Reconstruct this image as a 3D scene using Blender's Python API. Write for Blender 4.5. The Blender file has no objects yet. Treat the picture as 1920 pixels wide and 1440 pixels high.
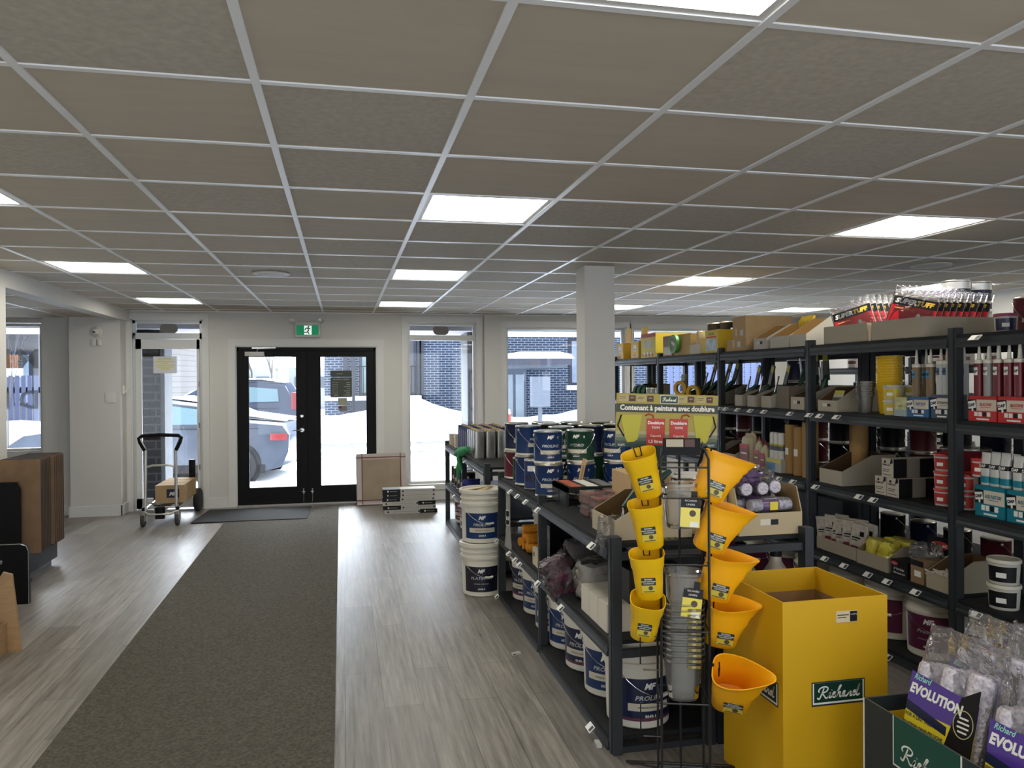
import bpy, math, random
from mathutils import Matrix, Vector
random.seed(7)
PI = math.pi
sc = bpy.context.scene
C = sc.collection

# ------------------------------------------------------------------ camera
EYE = 1.53
def set_camera():
    yaw, pitch, roll = .2149, -.0060, -.0065
    cy, sy, cp, sp = math.cos(yaw), math.sin(yaw), math.cos(pitch), math.sin(pitch)
    F = Vector((sy*cp, cy*cp, sp)); R0 = Vector((cy, -sy, 0)); U0 = R0.cross(F)
    cr, sr = math.cos(roll), math.sin(roll)
    R = R0*cr + U0*sr; U = U0*cr - R0*sr
    cam = bpy.data.cameras.new('camera'); o = bpy.data.objects.new('camera', cam)
    cam.sensor_width = 36; cam.lens = 36*1453.4/1920; cam.clip_start = .05; cam.clip_end = 400
    m = Matrix((R, U, -F)).transposed().to_4x4(); m.translation = Vector((0, 0, EYE))
    o.matrix_world = m; C.objects.link(o); sc.camera = o
set_camera()
# ------------------------------------------------------------------ sky, lamps, exposure
w = bpy.data.worlds.new('overcast_sky'); sc.world = w; w.use_nodes = True
wn = w.node_tree.nodes; wl = w.node_tree.links
bg = wn['Background']; bg.inputs[1].default_value = 3.0
tc = wn.new('ShaderNodeTexCoord'); nz = wn.new('ShaderNodeTexNoise'); nz.inputs['Scale'].default_value = 2.5
cr_ = wn.new('ShaderNodeValToRGB')
cr_.color_ramp.elements[0].color = (.72, .82, .95, 1); cr_.color_ramp.elements[1].color = (.95, .98, 1, 1)
wl.new(tc.outputs['Generated'], nz.inputs['Vector']); wl.new(nz.outputs[0], cr_.inputs[0]); wl.new(cr_.outputs[0], bg.inputs[0])
# added gradient: sky strengthened towards +y to brighten the far ceiling, weaker behind
sx_ = wn.new('ShaderNodeSeparateXYZ'); mr_ = wn.new('ShaderNodeMapRange'); mr_.interpolation_type = 'SMOOTHSTEP'
mr_.inputs['From Min'].default_value = -.3; mr_.inputs['From Max'].default_value = .6; mr_.inputs['To Min'].default_value = 1.3; mr_.inputs['To Max'].default_value = 12.0
wl.new(tc.outputs['Generated'], sx_.inputs[0]); wl.new(sx_.outputs['Y'], mr_.inputs[0]); wl.new(mr_.outputs[0], bg.inputs[1])
LAMP = 6.0            # radiance of the ceiling panels
LAMP_COL = (1, .955, .83)
sc.view_settings.view_transform = 'Standard'; sc.view_settings.look = 'None'
sc.view_settings.exposure = 1.12; sc.view_settings.gamma = 1; sc.view_settings.use_curve_mapping = False
cy_ = sc.cycles
cy_.max_bounces = 8; cy_.diffuse_bounces = 4; cy_.glossy_bounces = 3; cy_.transmission_bounces = 6; cy_.transparent_max_bounces = 24
cy_.caustics_reflective = False; cy_.caustics_refractive = False; cy_.sample_clamp_indirect = 4
cy_.use_denoising = True

# ------------------------------------------------------------------ materials
def lin(h):
    if isinstance(h, tuple): return h + (1,) if len(h) == 3 else h
    h = h.lstrip('#'); v = [int(h[i:i+2], 16)/255 for i in (0, 2, 4)]
    return tuple((c/12.92 if c <= .04045 else ((c+.055)/1.055)**2.4) for c in v) + (1,)
MATS = {}
def M(col, rough=.5, metal=0, var=0, scale=20, bump=0, emit=None, coat=0, name=None, stretch=None):
    key = (col, rough, metal, var, scale, bump, emit, coat, stretch)
    if key in MATS: return MATS[key]
    m = bpy.data.materials.new(name or 'surface'); m.use_nodes = True; n = m.node_tree.nodes; l = m.node_tree.links
    b = n['Principled BSDF']; c = lin(col)
    b.inputs['Base Color'].default_value = c; b.inputs['Roughness'].default_value = rough; b.inputs['Metallic'].default_value = metal
    if coat: b.inputs['Coat Weight'].default_value = coat; b.inputs['Coat Roughness'].default_value = .12
    if emit: b.inputs['Emission Color'].default_value = lin(col); b.inputs['Emission Strength'].default_value = emit
    if var or bump:
        t = n.new('ShaderNodeTexCoord'); z = n.new('ShaderNodeTexNoise'); z.inputs['Scale'].default_value = scale; z.inputs['Detail'].default_value = 4
        src = t.outputs['Object']
        if stretch:
            mp = n.new('ShaderNodeMapping'); mp.inputs['Scale'].default_value = stretch; l.new(src, mp.inputs[0]); src = mp.outputs[0]
        l.new(src, z.inputs['Vector'])
        if var:
            r = n.new('ShaderNodeValToRGB'); e = r.color_ramp.elements
            e[0].position = .3; e[1].position = .7
            e[0].color = tuple(x*(1-var) for x in c[:3])+(1,); e[1].color = tuple(min(1, x*(1+var)) for x in c[:3])+(1,)
            l.new(z.outputs[0], r.inputs[0]); l.new(r.outputs[0], b.inputs['Base Color'])
        if bump:
            u = n.new('ShaderNodeBump'); u.inputs['Strength'].default_value = bump; u.inputs['Distance'].default_value = .01
            l.new(z.outputs[0], u.inputs['Height']); l.new(u.outputs[0], b.inputs['Normal'])
    MATS[key] = m; return m
def dull(m, s):
    m.node_tree.nodes['Principled BSDF'].inputs['Specular IOR Level'].default_value = s; return m
def clear(name, tint=(1, 1, 1), alpha=.15, rough=.05, bump=0, white=.5):
    """thin clear plastic or glass: mostly see-through, a shiny skin over it"""
    if name in MATS: return MATS[name]
    m = bpy.data.materials.new(name); m.use_nodes = True; n = m.node_tree.nodes; l = m.node_tree.links
    n.remove(n['Principled BSDF']); out = n['Material Output']
    tr = n.new('ShaderNodeBsdfTransparent'); tr.inputs[0].default_value = tint+(1,)
    g = n.new('ShaderNodeBsdfGlossy'); g.inputs['Roughness'].default_value = rough
    d = n.new('ShaderNodeBsdfDiffuse'); d.inputs[0].default_value = (white,)*3+(1,)
    fr = n.new('ShaderNodeFresnel'); fr.inputs[0].default_value = 1.45
    m1 = n.new('ShaderNodeMixShader'); m2 = n.new('ShaderNodeMixShader'); m1.inputs[0].default_value = alpha
    l.new(tr.outputs[0], m1.inputs[1]); l.new(d.outputs[0], m1.inputs[2])
    l.new(fr.outputs[0], m2.inputs[0]); l.new(m1.outputs[0], m2.inputs[1]); l.new(g.outputs[0], m2.inputs[2]); l.new(m2.outputs[0], out.inputs[0])
    if bump:
        t = n.new('ShaderNodeTexCoord'); z = n.new('ShaderNodeTexNoise'); z.inputs['Scale'].default_value = 22; z.inputs['Detail'].default_value = 3
        u = n.new('ShaderNodeBump'); u.inputs['Strength'].default_value = bump; u.inputs['Distance'].default_value = .02
        l.new(t.outputs['Object'], z.inputs['Vector']); l.new(z.outputs[0], u.inputs['Height'])
        for s in (g, d, fr): l.new(u.outputs[0], s.inputs['Normal'])
    MATS[name] = m; return m
def tex_mat(name, kind, c1, c2, c3=None, scale=1, rough=.6, spec=.5, **k):
    m = bpy.data.materials.new(name); m.use_nodes = True; n = m.node_tree.nodes; l = m.node_tree.links
    b = n['Principled BSDF']; b.inputs['Roughness'].default_value = rough; b.inputs['Specular IOR Level'].default_value = spec
    t = n.new('ShaderNodeTexCoord'); mp = n.new('ShaderNodeMapping'); l.new(t.outputs['Object'], mp.inputs[0])
    mp.inputs['Rotation'].default_value = k.get('rot', (0, 0, 0)); mp.inputs['Location'].default_value = k.get('off', (0, 0, 0))
    br = n.new('ShaderNodeTexBrick'); l.new(mp.outputs[0], br.inputs['Vector'])
    br.inputs['Color1'].default_value = lin(c1); br.inputs['Color2'].default_value = lin(c2); br.inputs['Mortar'].default_value = lin(c3)
    br.inputs['Scale'].default_value = 1; br.inputs['Brick Width'].default_value = k['bw']; br.inputs['Row Height'].default_value = k['bh']
    br.inputs['Mortar Size'].default_value = k.get('ms', .01); br.inputs['Bias'].default_value = k.get('bias', 0); br.inputs['Mortar Smooth'].default_value = .1
    br.offset = k.get('boff', .5)
    src = br.outputs['Color']
    g = k.get('grain')
    if g:
        mp2 = n.new('ShaderNodeMapping'); mp2.inputs['Scale'].default_value = g[0]; l.new(t.outputs['Object'], mp2.inputs[0])
        z = n.new('ShaderNodeTexNoise'); z.inputs['Scale'].default_value = g[1]; z.inputs['Detail'].default_value = 6; z.inputs['Roughness'].default_value = .65
        l.new(mp2.outputs[0], z.inputs['Vector'])
        r = n.new('ShaderNodeValToRGB'); r.color_ramp.elements[0].position = .25; r.color_ramp.elements[1].position = .75
        r.color_ramp.elements[0].color = (g[2],)*3+(1,); r.color_ramp.elements[1].color = (g[3],)*3+(1,)
        l.new(z.outputs[0], r.inputs[0])
        mx = n.new('ShaderNodeMix'); mx.data_type = 'RGBA'; mx.blend_type = 'MULTIPLY'; mx.inputs[0].default_value = 1
        l.new(src, mx.inputs['A']); l.new(r.outputs[0], mx.inputs['B']); src = mx.outputs['Result']
        if k.get('rvar'):
            mr = n.new('ShaderNodeMapRange'); mr.inputs['To Min'].default_value = k['rvar'][0]; mr.inputs['To Max'].default_value = k['rvar'][1]
            l.new(z.outputs[0], mr.inputs[0]); l.new(mr.outputs[0], b.inputs['Roughness'])
        if k.get('bump'):
            u = n.new('ShaderNodeBump'); u.inputs['Strength'].default_value = k['bump']; u.inputs['Distance'].default_value = .004
            l.new(z.outputs[0], u.inputs['Height']); l.new(u.outputs[0], b.inputs['Normal'])
    l.new(src, b.inputs['Base Color']); return m
STEEL = dull(M((.024, .028, .033), .45, var=.15, scale=6, name='charcoal_powder_coat'), .35)
DECK = dull(M((.012, .013, .015), .6, var=.2, scale=9, name='charcoal_shelf_board'), .25)
WHITE = M('#dcdcd6', .6, name='white_paint'); WALLM = M((.67, .66, .635), .75, var=.015, scale=1.5, name='wall_paint')
TRIM = M((.72, .72, .71), .45, name='white_trim')
BLACK = dull(M((.004, .004, .005), .5, name='black_paint'), .2); WIRE = M((.01, .01, .011), .35, name='black_wire')
CHROME = M((.7, .71, .73), .22, 1, name='bright_steel'); TIN = M((.62, .6, .55), .3, 1, name='tin')
CARD = M('#b79a72', .85, var=.05, scale=8, name='brown_cardboard'); CARDIN = M('#8a6a45', .9, var=.06, scale=8, name='cardboard_inside')
WCARD = M('#d8d2c4', .75, var=.02, scale=6, name='white_cardboard')
PAILW = M((.74, .71, .62), .38, name='white_pail_plastic'); YEL = M((.86, .58, .01), .38, name='yellow_plastic')
SNOW = M((.86, .89, .94), .8, var=.06, scale=.8, bump=.5, name='snow')
TAGM = M('#e8e8e4', .5, name='price_tag_paper')

# ------------------------------------------------------------------ mesh builder
class MB:
    def __init__(s): s.v = []; s.f = []; s.m = []; s.mats = []; s.sm = []
    def mi(s, m):
        if m not in s.mats: s.mats.append(m)
        return s.mats.index(m)
    def add(s, vs, fs, m, smooth=False, mat=None):
        o = len(s.v)
        s.v += [tuple(mat @ Vector(p)) for p in vs] if mat is not None else [tuple(p) for p in vs]
        k = s.mi(m) if not isinstance(m, list) else None
        for i, f in enumerate(fs):
            s.f.append([o+j for j in f]); s.m.append(k if k is not None else s.mi(m[i])); s.sm.append(smooth)
        return s
    def box(s, x0, y0, z0, x1, y1, z1, m, mat=None):
        vs = [(x, y, z) for z in (z0, z1) for y in (y0, y1) for x in (x0, x1)]
        fs = [(0, 2, 3, 1), (4, 5, 7, 6), (0, 1, 5, 4), (1, 3, 7, 5), (3, 2, 6, 7), (2, 0, 4, 6)]
        return s.add(vs, fs, m, False, mat)
    def rbox(s, x0, y0, z0, x1, y1, z1, m, r=.01, n=3, mat=None):
        """box with rounded vertical edges"""
        pts = []
        for cx, cy, a0 in ((x1-r, y0+r, -PI/2), (x1-r, y1-r, 0), (x0+r, y1-r, PI/2), (x0+r, y0+r, PI)):
            for i in range(n+1):
                a = a0+PI/2*i/n; pts.append((cx+r*math.cos(a), cy+r*math.sin(a)))
        return s.prism(pts, z0, z1, m, mat=mat, smooth=True)
    def prism(s, pts, a, b, m, axis='z', mat=None, smooth=False):
        """pts: counter-clockwise outline, swept from a to b along the axis"""
        n = len(pts)
        P = {'z': lambda p, h: (p[0], p[1], h), 'y': lambda p, h: (p[0], h, p[1]), 'x': lambda p, h: (h, p[0], p[1])}[axis]
        vs = [P(p, a) for p in pts] + [P(p, b) for p in pts]
        fs = [[i, (i+1) % n, n+(i+1) % n, n+i] for i in range(n)]
        if axis == 'y': fs = [f[::-1] for f in fs]
        s.add(vs, fs, m, smooth, mat)
        c = [list(range(n))[::-1], list(range(n, 2*n))]
        if axis == 'y': c = [q[::-1] for q in c]
        return s.add(vs, c, m, False, mat)
    def lathe(s, prof, m, n=24, mat=None, a0=0, a1=2*PI, smooth=True, cap=True):
        """prof: (r, z) from the bottom up; m: one material or one per segment"""
        full = abs(a1-a0-2*PI) < 1e-6; k = n if full else n+1
        vs = []
        for r, z in prof:
            for i in range(k):
                a = a0+(a1-a0)*i/n; vs.append((r*math.sin(a), -r*math.cos(a), z))
        ms = m if isinstance(m, list) else [m]*(len(prof)-1)
        fs, fm = [], []
        for j in range(len(prof)-1):
            for i in range(n):
                i2 = (i+1) % k; fs.append((j*k+i, j*k+i2, (j+1)*k+i2, (j+1)*k+i)); fm.append(ms[j])
        s.add(vs, fs, fm, smooth, mat)
        if full and cap:
            for j, mm, rev in ((0, ms[0], True), (len(prof)-1, ms[-1], False)):
                if prof[j][0] > 1e-5:
                    f = list(range(j*k, j*k+k)); s.add(vs, [f[::-1] if rev else f], mm, False, mat)
        return s
    def tube(s, pts, r, m, n=8, closed=False, mat=None):
        pts = [Vector(p) for p in pts]; L = len(pts); rings = []
        up = None
        for i, p in enumerate(pts):
            a = pts[(i-1) % L] if closed or i > 0 else p; b = pts[(i+1) % L] if closed or i < L-1 else p
            t = (b-a).normalized() if (b-a).length > 1e-9 else Vector((0, 0, 1))
            if up is None: up = Vector((0, 0, 1)) if abs(t.z) < .9 else Vector((1, 0, 0))
            x = up.cross(t)
            if x.length < 1e-6: x = Vector((1, 0, 0)).cross(t)
            x.normalize(); y = t.cross(x); up = y
            rr = r[i] if isinstance(r, (list, tuple)) else r
            rings.append([p+x*rr*math.cos(2*PI*j/n)+y*rr*math.sin(2*PI*j/n) for j in range(n)])
        vs = [q for rg in rings for q in rg]; fs = []
        for i in range(L if closed else L-1):
            i2 = (i+1) % L
            for j in range(n): fs.append((i*n+j, i*n+(j+1) % n, i2*n+(j+1) % n, i2*n+j))
        if not closed: fs += [list(range(n))[::-1], [(L-1)*n+j for j in range(n)]]
        return s.add(vs, fs, m, True, mat)
    def loft(s, rings, m, mat=None, cap=(True, False), smooth=True):
        n = len(rings[0]); vs = [p for r in rings for p in r]; fs = []
        for i in range(len(rings)-1):
            for j in range(n): fs.append((i*n+j, i*n+(j+1) % n, (i+1)*n+(j+1) % n, (i+1)*n+j))
        s.add(vs, fs, m, smooth, mat)
        if cap[0]: s.add(vs[:n], [list(range(n))[::-1]], m, False, mat)
        if cap[1]: s.add(vs[-n:], [list(range(n))], m, False, mat)
        return s
    def sphere(s, c, r, m, n=12, mat=None, sc_=(1, 1, 1)):
        k = n//2; prof = [(max(1e-4, r*math.sin(PI*i/k)), -r*math.cos(PI*i/k)) for i in range(k+1)]
        T = Matrix.Translation(c) @ Matrix.Diagonal(sc_+(1,))
        return s.lathe(prof, m, n, (mat @ T) if mat is not None else T, cap=False)
    def text(s, txt, size, m, mat, bold=0, shear=0, wrap=None, align='C', ext=0, wide=1):
        """flat lettering in the mat's own x-z plane facing -y; wrap: radius of the can it goes round"""
        vs, fs = glyphs(txt, bold, shear)
        xs = [v[0] for v in vs]; w_ = (max(xs)-min(xs)) if xs else 0; x0 = min(xs) if xs else 0
        off = {'C': -w_/2, 'L': 0, 'R': -w_}[align]-x0
        out = []
        for x, y in vs:
            x = (x+off)*size*wide; y = y*size
            if wrap: a = x/wrap; out.append((wrap*math.sin(a), -wrap*math.cos(a)-.0008+0, y) if False else ((wrap+.0009)*math.sin(a), -(wrap+.0009)*math.cos(a), y))
            else: out.append((x, -.0008, y))
        return s.add(out, fs, m, False, mat)
    def band(s, r0, r1, z0, z1, a0, a1, m, n=12, mat=None):
        """label glued round a can or pail between two angles"""
        return s.lathe([(r0, z0), (r1, z1)], m, n, mat, a0, a1)
    def build(s, name, parent=None, loc=None, rot=None, auto=35):
        me = bpy.data.meshes.new(name); me.from_pydata(s.v, [], s.f)
        for m in s.mats: me.materials.append(m)
        me.polygons.foreach_set('material_index', s.m); me.polygons.foreach_set('use_smooth', s.sm)
        me.update()
        if any(s.sm): me.set_sharp_from_angle(angle=math.radians(auto))
        o = bpy.data.objects.new(name, me); C.objects.link(o)
        if parent is not None: o.parent = parent
        if loc is not None: o.location = loc
        if rot is not None: o.rotation_euler = rot
        return o
GL = {}
def glyphs(txt, bold=0, shear=0):
    k = (txt, bold, shear)
    if k not in GL:
        cu = bpy.data.curves.new('lettering', 'FONT'); cu.body = txt; cu.offset = bold; cu.shear = shear; cu.resolution_u = 2
        o = bpy.data.objects.new('lettering', cu); me = o.to_mesh()
        GL[k] = ([(v.co.x, v.co.y) for v in me.vertices], [tuple(p.vertices) for p in me.polygons])
        o.to_mesh_clear(); bpy.data.objects.remove(o); bpy.data.curves.remove(cu)
    return GL[k]
def at(x=0, y=0, z=0, rz=0, ry=0, rx=0): return Matrix.Translation((x, y, z)) @ Matrix.Rotation(rz, 4, 'Z') @ Matrix.Rotation(ry, 4, 'Y') @ Matrix.Rotation(rx, 4, 'X')
# side plates of a box in its own frame: lettering on its +x / -x / +y faces
def side(x, y, z, d): return at(x, y, z, {'-y': 0, '+x': PI/2, '+y': PI, '-x': -PI/2}[d])

# ------------------------------------------------------------------ things
def tag(o, label=None, cat=None, group=None, kind=None):
    if label: o['label'] = label
    if cat: o['category'] = cat
    if group: o['group'] = group
    if kind: o['kind'] = kind
    return o
_t0 = tag
def thing(name, label, cat, loc=(0, 0, 0), rz=0, group=None, rx=0, ry=0):
    o = bpy.data.objects.new(name, None); o.empty_display_size = .05; C.objects.link(o)
    o.location = loc; o.rotation_euler = (rx, ry, rz); return _t0(o, label, cat, group)
def struct(name, mb, parent=None):
    o = mb.build(name, parent)
    if parent is None: o['kind'] = 'structure'
    return o
def dup(o, parent=None):
    c = o.copy(); C.objects.link(c)
    if parent is not None: c.parent = parent
    for ch in [q for q in list(KIDS.get(o.name, []))]:
        KIDS.setdefault(c.name, []).append(dup(ch, c))
    return c
KIDS = {}
PROTO = {}
def inst(key, maker, loc, rz=0, label=None, cat=None, group=None, rx=0, ry=0, scale=None):
    """the first of a kind is built in place, every further one is a copy of it and its parts"""
    if key not in PROTO:
        o = maker(); PROTO[key] = o; reg(o)
    else: o = dup(PROTO[key])
    o.location = (loc[0], loc[1], loc[2]+.0012); o.rotation_euler = (rx, ry, rz)
    if scale: o.scale = scale
    for k in ('label', 'category', 'group'):
        if k in o: del o[k]
    return _t0(o, label, cat, group)
def reg(o):
    for q in C.objects:
        if q.parent is not None:
            L = KIDS.setdefault(q.parent.name, [])
            if q not in L: L.append(q)
def E(name): o = bpy.data.objects.new(name, None); o.empty_display_size = .05; C.objects.link(o); return o
ORD = ['nearest', 'second', 'third', 'fourth', 'fifth', 'sixth', 'seventh', 'eighth', 'ninth', 'tenth', 'eleventh', 'twelfth']
# ================================================================== ROOM
CH = 2.37; WY = 9.9; XR = 6.3; XL = -2.45; YB = -2.4; LX = -5.6; LC = 2.27
GX = .377; GY = 1.679; G = .6096
floor_m = tex_mat('grey_oak_planks', 'brick', (.265, .245, .22), (.185, .168, .15), (.09, .082, .075), rough=.4, bw=1.22, bh=.18, ms=.0015, bias=0, rot=(0, 0, PI/2), boff=.37,
                  grain=((1, .05, 1), 42, .38, 1.6), rvar=(.16, .55), bump=.2)
carpet_m = dull(M((.105, .096, .08), 1, var=.35, scale=75, bump=.8, name='brown_loop_carpet'), .1)
mat_m = M((.035, .037, .037), 1, var=.4, scale=200, bump=.6, name='charcoal_mat')
tile_m = M((.54, .485, .40), .95, var=.035, scale=3.2, bump=.06, name='mineral_ceiling_tile', stretch=(1, 6, 1))
tile2_m = M((.51, .47, .40), .95, var=.10, scale=38, bump=.1, name='fissured_ceiling_tile')
tbar = M((.88, .90, .92), .35, name='white_t_bar')
f = MB(); f.box(LX, YB, -.1, XR, WY+.2, 0, floor_m); struct('floor', f)
# ceiling: every tile laid in the grid, plain ones and fissured ones mixed
rr = random.Random(3)
LIGHTS = [(0, 3), (0, 7), (0, 11), (4, 3), (4, 7), (4, 11), (8, 3), (8, 7), (8, 11), (-4, 7), (-4, 11), (-4, 3), (1, -1), (4, -1), (-4, -1), (8, -1), (0, -5), (4, -5), (-4, -5)]
LIGHTS[12] = (0, -1)
lit = set(LIGHTS)
ce = MB(); tb = MB()
i0, i1, j0, j1 = -5, 10, -8, 13
for i in range(i0, i1):
    for j in range(j0, j1+1):
        if (i, j) in lit: continue
        x0 = max(GX+i*G, XL); x1 = min(GX+(i+1)*G, XR); y0 = max(GY+j*G, YB); y1 = min(GY+(j+1)*G, WY)
        if x1 <= x0 or y1 <= y0: continue
        ce.box(x0, y0, CH+.004, x1, y1, CH+.02, tile2_m if rr.random() < .38 else tile_m)
ce.box(LX, YB, CH+.35, XR, WY+.2, CH+.45, WHITE)
ce.box(LX, YB, LC, XL-.15, WY, LC+.02, tile_m)
struct('ceiling', ce)
for i in range(i0, i1+1):
    x = GX+i*G
    if XL < x < XR: tb.box(x-.012, YB, CH-.002, x+.012, WY, CH+.006, tbar)
for j in range(j0, j1+1):
    y = GY+j*G
    if YB < y < WY: tb.box(XL, y-.0115, CH-.0005, XR, y+.0115, CH+.0055, tbar)
for k in range(8): tb.box(LX, 1.2+k*1.2192, LC-.002, XL-.15, 1.224+k*1.2192, LC+.004, tbar)
for k in range(4): tb.box(LX+.35+k*G*1.2, YB, LC-.003, LX+.374+k*G*1.2, WY, LC+.004, tbar)
tb.box(XL, WY-.02, CH-.006, XR, WY, CH+.004, tbar); tb.box(XR-.02, YB, CH-.006, XR, WY, CH+.004, tbar)
struct('trim_1', tb)
# far wall with its openings
def wall_y(name, y0, y1, x0, x1, z1, holes, m):
    """wall across the room, between y0 and y1; holes: (x0, z0, x1, z1)"""
    b = MB(); xs = sorted(set([x0, x1]+[h[0] for h in holes]+[h[2] for h in holes]))
    for a, c in zip(xs, xs[1:]):
        hs = [h for h in holes if h[0] <= a+1e-6 and h[2] >= c-1e-6]; z = 0
        for h in sorted(hs, key=lambda q: q[1]):
            if h[1] > z: b.box(a, y0, z, c, y1, h[1], m)
            z = h[3]
        if z < z1: b.box(a, y0, z, c, y1, z1, m)
    return struct(name, b)
H_LD = (-2.44, 0, -1.64, 2.27); H_DD = (-1.27, 0, .42, 1.955); H_W2 = (.80, .2, 1.70, 2.27)
H_W3 = (2.08, .6, 3.74, 2.22); H_W4 = (3.84, .6, 5.9, 2.22); H_WL = (-4.6, .74, -3.39, 2.22)
wall_y('wall_far', WY, WY+.16, LX, XR+.1, CH+.4, [H_LD, H_DD, H_W2, H_W3, H_W4, H_WL], WALLM)
b = MB(); b.box(XR, YB, 0, XR+.1, WY+.16, CH+.4, WALLM); struct('wall_right', b)
b = MB(); b.box(XL-.12, YB, 0, XL, 6.45, CH+.4, WALLM); struct('wall_left', b)
b = MB(); b.box(LX-.1, YB, 0, LX, WY+.16, CH+.4, WALLM); struct('wall_side_room', b)
wall_y('wall_back', YB-.16, YB, LX, XR+.1, CH+.4, [(-5.3, .1, -2.7, 2.2), (-2.3, .05, 6.1, 2.3)], WALLM)  # out of view; wide openings added so sky light fills the room
b = MB(); b.box(XL-.15, 6.45, 2.24, XL, WY, CH+.35, WALLM); struct('trim_2', b)          # header beam over the side opening
b = MB(); b.box(-3.02, 9.63, 0, XL-.04, WY, 2.27, WALLM); b.box(-3.36, 9.8, 0, -3.02, WY, 2.27, WALLM); struct('wall_pier', b)
b = MB(); b.box(1.765, 5.53, 0, 2.0, 5.74, CH+.01, WALLM); struct('wall_pillar', b)
b = MB(); b.box(1.79, WY-.05, 0, 2.01, WY, CH, WALLM); struct('wall_pilaster', b)
# casings and boards
def casing(n, h, wd=.075, sill=False):
    x0, z0, x1, z1 = h; b = MB(); y0, y1 = WY-.018, WY
    b.box(x0-wd, y0, z0 if z0 < .1 else z0-wd, x0, y1, z1, TRIM); b.box(x1, y0, z0 if z0 < .1 else z0-wd, x1+wd, y1, z1, TRIM)
    b.box(x0-wd, y0-.002, z1, x1+wd, y1, z1+wd, TRIM)
    if z0 > .1: b.box(x0-wd, y0-.01, z0-wd, x1+wd, y1, z0, TRIM)
    b.box(x0, WY-.001, z0, x0+.012, WY+.15, z1, TRIM); b.box(x1-.012, WY-.001, z0, x1, WY+.15, z1, TRIM)
    b.box(x0, WY-.001, z1-.012, x1, WY+.15, z1, TRIM)
    return struct(n, b)
casing('trim_3', H_LD, .07); casing('trim_4', H_DD, .085); casing('trim_5', H_W2, .07); casing('trim_6', H_W3, .07); casing('trim_7', H_W4, .05)
def baseboard(n, segs):
    b = MB()
    for x0, y0, x1, y1 in segs: b.box(x0, y0, 0, x1, y1, .12, TRIM)
    struct(n, b)
baseboard('baseboard_far', [(-1.57, WY-.016, -1.36, WY), (.51, WY-.016, .72, WY), (1.78, WY-.066, 2.02, WY-.05), (2.02, WY-.016, XR, WY), (LX, WY-.016, -3.37, WY), (.72, WY-.016, 1.78, WY)])
baseboard('baseboard_pier', [(-3.035, 9.614, XL-.025, 9.63), (XL-.04, 9.614, XL-.024, WY-.03), (-3.36, 9.784, -3.035, 9.8)])
baseboard('baseboard_right', [(XR-.016, YB, XR, WY)])
baseboard('baseboard_left', [(XL, YB, XL+.016, 6.2), (XL-.12, 6.45, XL+.002, 6.466)])
GLASS = clear('window_glass', (.98, .99, 1), .0, .02, white=.6)
ALU = M((.55, .57, .58), .4, .3, name='pale_aluminium')
def window(n, h, frame=.035, rails=(), post=(), m=None, y=WY+.06):
    m = m or TRIM; x0, z0, x1, z1 = h; x0 += .012; x1 -= .012; z1 -= .012
    root = E(n); root['kind'] = 'structure'; b = MB()
    b.box(x0, y, z0, x0+frame, y+.05, z1, m); b.box(x1-frame, y, z0, x1, y+.05, z1, m)
    b.box(x0+frame, y, z1-frame, x1-frame, y+.05, z1, m); b.box(x0+frame, y, z0, x1-frame, y+.05, z0+frame, m)
    for z, t in rails: b.box(x0+frame, y-.005, z, x1-frame, y+.05, z+t, m)
    for x, t in post: b.box(x, y, z0, x+t, y+.05, z1, m)
    b.build('window_frame', root)
    g = MB(); g.box(x0+.01, y+.022, z0+.01, x1-.01, y+.028, z1-.01, GLASS); g.build('window_pane', root); return root
window('window_1', H_WL, .03)
window('window_2', H_W2, .03, rails=((2.035, .07),))
window('window_3', H_W3, .03, m=ALU); window('window_4', H_W4, .03, m=ALU)
# white aluminium side door with its transom
r = E('door_1'); r['kind'] = 'structure'
b = MB(); x0, x1 = -2.428, -1.652; y = WY+.03
b.box(x0, y, 0, x0+.03, y+.06, 2.258, ALU); b.box(x1-.03, y, 0, x1, y+.06, 2.258, ALU); b.box(x0, y, 2.04, x1, y+.06, 2.11, ALU); b.box(x0, y, 2.225, x1, y+.06, 2.258, ALU)
b.build('door_frame', r)
b = MB(); a, c = x0+.033, x1-.033; y -= .008
b.box(a, y, .02, a+.06, y+.045, 2.035, TRIM); b.box(c-.03, y, .02, c, y+.045, 2.035, TRIM); b.box(a, y, 1.92, c, y+.045, 2.035, TRIM); b.box(a, y, .02, c, y+.045, .14, TRIM)
d = b.build('door_leaf', r)
b = MB(); b.box(a+.01, y+.02, .1, c-.01, y+.026, 1.95, GLASS); b.box(x0+.02, y+.03, 2.1, x1-.02, y+.036, 2.23, GLASS); b.build('door_pane', r)
b = MB()
for z in (1.5, 1.0, .5): b.tube([(c-.005, y-.006, z-.03), (c-.005, y-.006, z+.03)], .007, CHROME)
b.tube([(x0+.02, y-.02, 2.06), (x0+.045, y-.02, 2.06)], .02, CHROME); b.build('door_hinge', r)
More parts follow.
